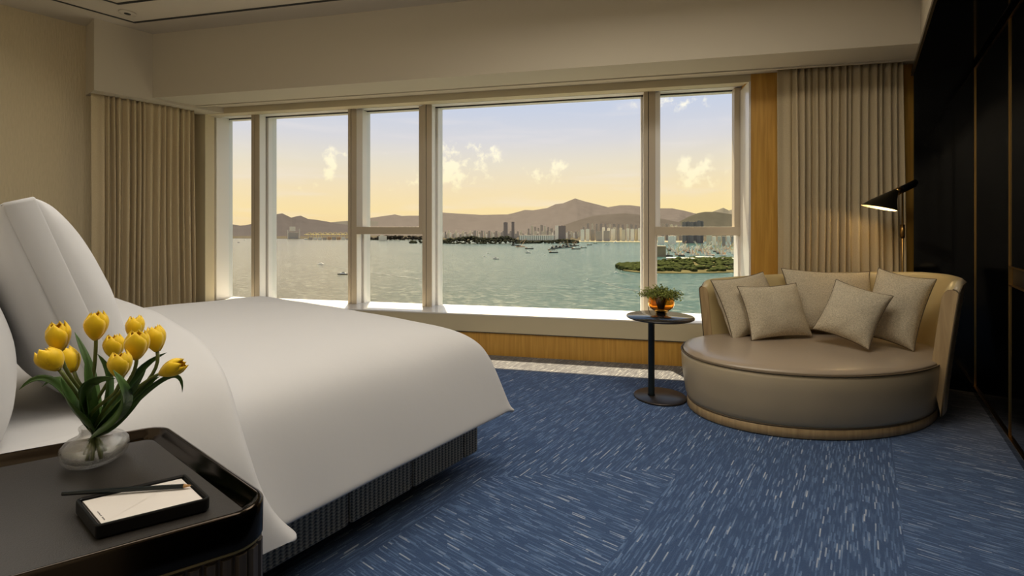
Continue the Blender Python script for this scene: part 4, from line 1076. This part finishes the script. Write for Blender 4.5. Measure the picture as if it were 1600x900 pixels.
for c, w, h, mt in [((-2904.1,2886.3),14,34,0),((-2855.7,3138.3),21,63,1),((-2793.2,3400.7),14,48,1),((-2716.5,3673.8),21,77,0),((-2625.8,3957.3),14,62,2),((-2520.8,4251.4),21,47,1),((-2952.3,3022.6),14,76,0),((-2896.1,3280.3),21,61,1),((-2825.9,3548.5),14,46,1),((-2741.5,3827.3),21,75,0),((-2643.0,4116.6),14,60,2),((-2079.6,3629.9),21,45,1),((-2997.1,3161.3),14,74,0),((-2933.2,3424.8),21,59,1),((-2855.2,3698.8),14,44,1),((-2763.1,3983.4),21,73,0),((-2180.3,3511.1),14,58,2),((-2096.7,3789.3),21,43,1),((-3038.5,3302.6),14,72,0),((-2966.9,3571.8),21,57,1),((-2881.2,3851.6),14,42,1),((-2279.0,3393.8),21,71,0),((-2201.8,3667.3),14,56,2),((-3141.8,3181.9),21,41,1),((-3076.6,3446.3),14,70,0),((-2997.3,3721.3),21,55,1),((-2903.8,4006.9),14,40,1),((-2304.8,3546.7),21,69,0),((-2219.8,3826.0),14,54,2),((-3184.3,3322.3),21,39,1),((-3111.4,3592.6),14,68,0),((-3024.3,3873.3),21,53,1),((-2405.9,3427.7),14,38,1),((-2327.3,3702.1),21,67,0),((-2234.6,3987.1),14,52,2),((-3223.5,3465.3),21,37,1),((-3142.8,3741.3),14,66,0),((-2504.9,3310.2),21,51,1),((-2432.7,3579.8),14,36,1),((-2346.4,3860.0),21,65,0),((-3333.5,3339.5),14,50,2),((-3259.3,3610.8),21,35,1),((-2601.9,3194.1),14,64,0),((-2536.1,3459.0),21,49,1),((-2456.2,3734.5),14,34,1),((-2362.2,4020.4),21,63,0),((-3373.7,3481.7),14,48,2),((-2696.9,3079.6),21,77,1),((-2637.5,3339.7),14,62,0),((-2564.0,3610.4),21,47,1),((-2476.4,3891.6),14,76,1),((-2374.6,4183.3),21,61,0),((-3410.5,3626.4),14,46,2),((-2736.9,3221.9),21,75,1),((-2669.8,3487.8),14,60,0),((-2588.6,3764.2),21,45,1),((-2493.2,4051.2),14,74,1),((-2383.7,4348.7),21,59,0),((-2834.3,3105.6),14,44,2),((-2773.6,3366.7),21,73,1),((-2698.8,3638.4),14,58,0),((-2609.8,3920.6),21,43,1),((-2506.7,4213.3),14,72,1),((-2929.7,2990.8),21,57,0),((-2875.4,3247.1),14,42,2),((-2806.9,3514.0),21,71,1),((-2724.3,3791.5),14,56,0),((-2627.6,4079.4),21,41,1),((-2065.0,3592.1),14,70,1),((-2975.2,3129.0),21,55,0),((-2913.1,3391.2),14,40,2),((-2836.9,3663.8),21,69,1),((-2746.6,3947.0),14,54,0),((-2164.5,3474.2),21,39,1),((-2082.7,3751.1),14,68,1),((-3017.3,3269.8),21,53,0),((-2947.5,3537.7),14,38,2),((-2863.5,3816.1),21,67,1),((-2765.5,4105.1),14,52,0),((-2186.6,3629.9),21,37,1),((-3119.4,3149.9),14,66,1),((-3056.0,3413.1),21,51,0),((-2978.5,3686.7),14,36,2),((-2886.8,3970.9),21,65,1)]:
    tower(c, w, h, mt, 'small hazy city building behind the wooded island', 'hazy city buildings', 20)
for i, (c, w, h, mt) in enumerate([((-2620.9,3783.8),18,92,1),((-2669.4,3911.1),25,121,0),((-2716.4,4039.4),22,110,1),((-2762.0,4168.8),19,99,1),((-2532.4,3879.8),26,128,1),((-2577.8,4009.3),23,117,0),((-2621.9,4139.9),20,106,1),((-2664.5,4271.5),27,95,1)]):
    tower(c, w, h, mt, nth('hazy tower on the rising ground before the wide slab', i), 'towers on the rising ground', 22)
for i, (c, w, h, mt) in enumerate([((-2049.4,3835.8),16,112,1),((-2088.6,3995.0),23,141,1),((-2125.5,4155.8),20,140,0),((-2160.3,4318.3),17,139,1),((-1969.2,4025.4),24,138,1),((-2003.2,4188.4),21,137,1),((-2034.9,4353.1),18,136,0),((-1851.9,4054.2),25,135,1),((-1882.9,4219.5),22,134,1),((-1911.6,4386.5),19,133,1),((-1736.7,4081.6),16,132,0),((-1764.7,4249.1),23,131,1),((-1790.4,4418.2),20,130,1),((-1814.0,4589.1),17,129,1)]):
    tower(c, w, h, mt, nth('hazy tower rising behind the housing towers', i), 'towers behind the quay', 20)
# left shore: container cranes, billboard
WHT = pbr('crane_yellow', (206,186,112), .7); BT = pbr('boat_white', (236,228,210), .5); HULL = pbr('dark_hull', (58,54,48), .7); RUST = pbr('crane_rust', (190,150,110), .8); PALE = pbr('crane_pale', (222,210,184), .8)
def gantry(c, h, label, group):
    x, y = c; dv = Vector((x, y, 0)).normalized(); s_ = Vector((dv.y, -dv.x, 0)); b = Vector((x, y, SEA)); m = MB()
    for a in (-12, 12):
        for q in (0, 20): m.tube([b+s_*a+dv*q, b+s_*a*.8+dv*q+Vector((0, 0, h*.7))], 1.7, 4, False)
        m.tube([b+s_*a*.8+Vector((0, 0, h*.7)), b+s_*a*.3+Vector((0, 0, h))], 1.4, 4, False)
    m.tube([b-s_*45+Vector((0, 0, h*.68)), b+s_*40+Vector((0, 0, h*.68))], 2.0, 4, False)
    m.tube([b-s_*42+Vector((0, 0, h*.68)), b+Vector((0, 0, h))], .9, 4, False); m.tube([b+s_*38+Vector((0, 0, h*.68)), b+Vector((0, 0, h))], .9, 4, False)
    o = m.build('container_crane', WHT, None, (x, y, SEA)); tag(o, label, 'crane', group)
for i, c in enumerate([(-3760.8,2184.9),(-3726.2,2210.8),(-3691.5,2236.6),(-3656.8,2262.5),(-3622.2,2288.3),(-3587.5,2314.2),(-3552.8,2340.1),(-3518.2,2365.9),(-3479.2,2395.0),(-3448.9,2417.6)]):
    gantry(c, 62, nth('yellow container crane in the far port row', i), 'container cranes of the port')
# stacks at the port
for i, (c, w) in enumerate([((-3767.9,2154.7),30),((-3736.4,2178.2),30),((-3704.9,2201.7),30),((-3673.5,2225.1),30),((-3642.0,2248.6),30),((-3610.5,2272.1),30),((-3579.1,2295.6),30),((-3547.6,2319.0),30),((-3516.1,2342.5),30),((-3484.6,2366.0),30),((-3453.2,2389.5),30)]):
    far_box('container_stack', c, 0, w, 20, 0, 10+random.Random(int(w*c[0])).random()*14, random.Random(int(c[0])).choice((RUST, PALE, TM[1])), nth('container stack below the yellow port cranes', i), 'containers', 'container stacks of the port')
def billboard():
    c = Vector((-4168.6,2255.0)+(0,)); dv = c.normalized(); s_ = Vector((dv.y, -dv.x, 0))
    r = empty('storage_hall', (c.x, c.y, SEA), 0, 'tall pale hall block on the left shore below the twin peaks', 'building')
    m = MB(); m.hexa([c-s_*24+dv, c+s_*24+dv, c+s_*24+dv*30, c-s_*24+dv*30], SEA+70, SEA+112); m.build('upper_wall', PALE, r)
    m = MB(); m.hexa([c-s_*34+dv*2, c+s_*50+dv*2, c+s_*50+dv*40, c-s_*34+dv*40], SEA+0, SEA+58); m.build('lower_wall', TM[1], r)
    for a in (-38, 58): m = MB(); m.hexa([c+s_*(a-3), c+s_*(a+3), c+s_*(a+3)+dv*8, c+s_*(a-3)+dv*8], SEA, SEA+(82 if a < 0 else 92)); m.build('chimney', PALE, r)
billboard()
far_box('ferry_terminal', (-2981.0,2329.9), 0, 60, 20, 2, 34, PALE, 'white rounded ship shape moored on the wooded shore', 'ship', None, [(-.6, .2, 1.25)])
# pale hull-shaped breakwater building right of the thick mullion
c = (-570.2,1620.7)
far_box('floating_dock', c, 0, 40, 60, 0, 36, pbr('dock_side', (150,132,98), .9, var=.2, vscale=.05), 'tan slab sided floating dock beside the crane barges', 'dock', None, [(-1, 1, 1.02)])

# -------- crane barges in the shelter
def derrick(c, h, lean, mats, label, group, name='crane_barge', hull=24):
    x, y = c; dv = Vector((x, y, 0)).normalized(); s_ = Vector((dv.y, -dv.x, 0)); b = Vector((x, y, SEA))
    r = empty(name, tuple(b), 0, label, 'barge', group)
    m = MB(); m.loft([[b-s_*hull*.46, b+s_*hull*.44, b+s_*hull*.44+dv*8, b-s_*hull*.46+dv*8], [b-s_*hull*.5+Vector((0, 0, 4)), b+s_*hull*.5+Vector((0, 0, 4)), b+s_*hull*.5+dv*9+Vector((0, 0, 4)), b-s_*hull*.5+dv*9+Vector((0, 0, 4))]])
    m.build('hull', mats[0], r)
    m = MB(); m.hexa([b-s_*hull*.36+dv*2, b-s_*hull*.12+dv*2, b-s_*hull*.12+dv*7, b-s_*hull*.36+dv*7], SEA+4, SEA+11); m.build('cabin', mats[2], r)
    m = MB()
    m.tube([b+dv*4+s_*2+Vector((0, 0, 3)), b+dv*4+s_*(2+lean*h)+Vector((0, 0, h))], .9, 4, False)
    m.tube([b+dv*4-s_*3+Vector((0, 0, 3)), b+dv*4-s_*1+Vector((0, 0, h*.6))], .7, 4, False)
    m.tube([b+dv*4-s_*1+Vector((0, 0, h*.6)), b+dv*4+s_*(2+lean*h)+Vector((0, 0, h))], .35, 3, False)
    m.build('boom', mats[1], r)
rnd = random.Random(41)
for i in range(64):
    c = [(-550.2,1660.5),(-503.8,1816.2),(-448.6,1978.3),(-621.5,1970.4),(-560.8,2136.7),(-491.4,2309.5),(-685.3,2285.8),(-443.3,1788.9),(-388.3,1951.0),(-554.2,1948.2),(-493.6,2114.5),(-677.5,2098.3),(-611.3,2268.7),(-536.4,2445.6),(-541.8,1764.1),(-490.0,1923.8),(-429.4,2090.0),(-606.4,2079.0),(-540.2,2249.3),(-735.1,2225.0),(-480.4,1737.6),(-428.7,1897.2),(-595.6,1893.7),(-538.2,2057.5),(-472.2,2227.7),(-660.1,2208.6),(-588.5,2383.0),(-370.4,1868.3),(-530.3,1870.0),(-473.1,2033.7),(-651.0,2022.0),(-588.1,2189.9),(-516.6,2364.3),(-516.5,1686.9),(-468.1,1844.1),(-410.9,2007.7),(-581.9,2001.2),(-519.1,2169.0),(-708.0,2149.1),(-639.7,2321.1),(-408.8,1815.9),(-569.7,1816.9),(-515.8,1978.2),(-453.1,2145.9),(-635.1,2131.2),(-566.8,2303.1),(-489.9,2481.5),(-506.5,1791.7),(-452.6,1952.9),(-624.6,1945.7),(-565.1,2111.0),(-497.0,2282.9),(-689.9,2259.9),(-446.3,1764.3),(-392.5,1925.4),(-557.5,1923.3),(-498.1,2088.6),(-681.1,2073.2),(-616.1,2242.7),(-542.5,2418.6),(-544.0,1740.0),(-493.4,1898.8),(-434.1,2064.0),(-610.1,2053.7)][i]
    derrick(c, rnd.uniform(24, 44), rnd.uniform(-.8, .8), (rnd.choice((HULL, PALE, RUST)), rnd.choice((RUST, PALE, PALE, WHT)), PALE), 'crane barge packed in the shelter at right', 'crane barges packed in the shelter')
for i, c in enumerate([(-1180.5,1917.0),(-1241.1,2052.3),(-1187.3,1999.3),(-1274.3,2178.9),(-1197.2,2085.1),(-1263.1,2241.2),(-1293.9,2331.9),(-1377.5,2391.7)]):
    derrick(c, 22+(i*7) % 14, (-.6, .5, .2, -.3)[i % 4], (HULL, RUST, HULL), 'dark derrick barge in the raft mid harbour, '+('leftmost', 'second from the left', 'third from the left', 'fourth from the left', 'rear one in the middle', 'third from the right', 'second from the right', 'rightmost')[(0, 1, 2, 3, 5, 6, 7, 4)[i]], 'raft of derrick barges mid harbour', hull=40)
derrick((-1563.0,2131.2), 36, .0, (HULL, HULL, HULL), 'dark crane barge off the wooded island', None, hull=60)
derrick((-1440.1,2003.1), 44, .7, (RUST, RUST, HULL), 'crane barge with a long jib leaning right, off the wooded island', None, hull=50)
for px_c, w, l in (((-461.4,1427.3), 40, 'left white roofed shed'), ((-420.1,1433.3), 46, 'second white roofed shed'), ((-398.5,1524.2), 50, 'third white roofed shed'), ((-321.5,1506.8), 44, 'rightmost white roofed shed')):
    far_box('shed', px_c, 0, w, 30, 3, 7, PALE, l+' in front of the crane barges', 'shed')
far_box('shore_hut', (-440.4,1068.8), 0, 5, 4, 3, 5, BT, 'tiny white hut on the tip of the peninsula', 'hut')

# -------- boats under way
def boat(c, L_, head, label, kind, group=None):
    """head: heading angle in the room frame"""
    x, y = c; d_ = Vector((math.cos(head), math.sin(head), 0)); s_ = Vector((-d_.y, d_.x, 0)); b = Vector((x, y, SEA)); w = L_*(.26 if kind != 'barge' else .2)
    r = empty('boat', tuple(b), 0, label, 'boat', group); up = Vector((0, 0, 1)); H_ = L_*.09
    hm = HULL if kind in ('barge', 'dark') else BT
    pl = [(-.5, -.8), (.2, -1), (.5, 0), (.2, 1), (-.5, .8)]
    m = MB(); m.loft([[b+d_*p*L_*.95+s_*q*w*.4 for p, q in pl], [b+d_*p*L_+s_*q*w/2+up*H_ for p, q in pl]]); m.build('hull', hm, r)
    k0, k1 = ((-.45, -.28) if kind == 'barge' else (-.35, .22)); top = H_+L_*(.1 if kind != 'barge' else .08)
    m = MB(); m.loft([[b+d_*k*L_+s_*q*w*.38+up*H_ for k, q in ((k0, -1), (k1, -1), (k1, 1), (k0, 1))], [b+d_*(k*.85)*L_+s_*q*w*.34+up*top for k, q in ((k0, -1), (k1, -1), (k1, 1), (k0, 1))]])
    m.build('cabin', BT if kind != 'barge' else RUST, r)
    if kind != 'barge':
        m = MB(); m.loft([[b+d_*k*L_+s_*q*w*.3+up*top for k, q in ((-.2, -1), (.02, -1), (.02, 1), (-.2, 1))], [b+d_*k*L_+s_*q*w*.26+up*(top+L_*.07) for k, q in ((-.18, -1), (0, -1), (0, 1), (-.18, 1))]]); m.build('wheelhouse', HULL if kind == 'dark' else BT, r)
    else:
        m = MB(); m.tube([b+d_*L_*.35+up*H_, b+d_*L_*.3+up*(H_+L_*.2)], L_*.012, 4, False); m.tube([b-d_*L_*.3+up*H_, b-d_*L_*.3+up*(H_+L_*.16)], L_*.012, 4, False); m.build('mast', HULL, r)
RT = cam.rotation_euler.z
for c, L_, hd, lb, kd in [
    ((-1186.3,720.7), 20, RT+PI, 'small white launch trailing a long wake, left of the group of panes', 'white'),
    ((-897.1,595.5), 22, RT+PI, 'low green and cream ferry below the white launch', 'dark'),
    ((-3411.8,1468.9), 18, RT, 'tiny dark boat in the narrow left pane', 'dark'),
    ((-3883.5,1719.1), 20, RT+PI, 'tiny boat right of the dark one in the narrow left pane', 'white'),
    ((-1059.8,1261.0), 12, RT+.4, 'small white boat, left of a pair in the big pane', 'white'),
    ((-1165.7,1409.9), 14, RT+.2, 'small pinkish boat behind the left small white boat', 'white'),
    ((-943.9,1180.0), 20, RT-.3, 'broad workboat right of the pair of small boats', 'dark'),
    ((-1275.2,1846.4), 42, RT, 'long dark barge in the middle of the harbour', 'barge'),
    ((-1069.4,1539.5), 22, RT-.2, 'tan hulled boat below the long dark barge', 'dark'),
    ((-933.9,1450.3), 13, RT+PI/2, 'stubby tug heading away, right of the tan boat', 'dark'),
    ((-1122.2,1800.6), 34, RT, 'dark barge at the left end of the barge raft', 'barge'),
    ((-1000.9,1620.6), 38, RT+.1, 'flat dark barge nearest in front of the barge raft', 'barge'),
    ((-1081.5,1949.1), 44, RT, 'low barge right of the barge raft', 'barge'),
    ((-1119.6,2095.6), 32, RT, 'dark barge with a stern house, right of the barge raft', 'barge'),
    ((-1279.5,2464.8), 30, RT, 'small barge in the distance beyond the raft', 'barge'),
    ((-1380.6,2738.3), 26, RT, 'farthest barge beyond the raft, near the quay', 'barge'),
    ((-1248.6,2619.4), 24, RT, 'pale boat off the quay below the housing towers', 'white'),
    ((-1330.2,2936.2), 36, RT, 'low white ferry close under the quay', 'white'),
    ((-940.0,2096.4), 7, RT, 'tiny lone dark boat right of the barges', 'dark'),
    ((-446.6,985.7), 9.5, RT+PI, 'white speedboat passing the tip of the peninsula', 'white'),
    ((-429.5,819.4), 7.5, RT+PI+.3, 'white speedboat with a wake in the open water', 'white')]:
    boat(c, L_, hd, lb, kd)
FOAM = pbr('foam', (150,146,134), .9)
def wake(pts, w0, w1, label, seed):
    rnd = random.Random(seed); m = MB(); n = 60
    a = [Vector((*p, SEA)) for p in pts]
    for i in range(n*3):
        t = rnd.random(); k = min(len(a)-2, int(t*(len(a)-1))); f = t*(len(a)-1)-k; p = a[k].lerp(a[k+1], f); d_ = (a[k+1]-a[k]).normalized(); s_ = Vector((-d_.y, d_.x, 0))
        w = w0+(w1-w0)*t; q = p+s_*w*rnd.uniform(-.5, .5); l = rnd.uniform(1.5, 5)*max(1, w/5); ww = rnd.uniform(.3, .8)*max(.6, w/9)*(1.3-t)
        m.add([q-d_*l+Vector((0, 0, .12)), q-s_*ww+Vector((0, 0, .25)), q+d_*l+Vector((0, 0, .12)), q+s_*ww+Vector((0, 0, .25))], [(0, 1, 2, 3)])
    o = m.build('wake', FOAM, None, center(m)); o['kind'] = 'stuff'; tag(o, label, 'wake')
wake([(-1171.9,717.5),(-1062.7,696.3),(-884.0,659.4),(-731.7,637.8),(-617.0,613.2)], 4, 22, 'long pale wake behind the white launch', 1)
wake([(-422.3,810.9),(-388.5,796.3),(-325.7,739.1),(-279.7,714.5)], 1.5, 9, 'wake of the speedboat in the open water', 2)
wake([(-444.3,987.4),(-419.7,969.1),(-384.7,943.9)], 1.2, 6, 'wake of the speedboat by the peninsula', 3)
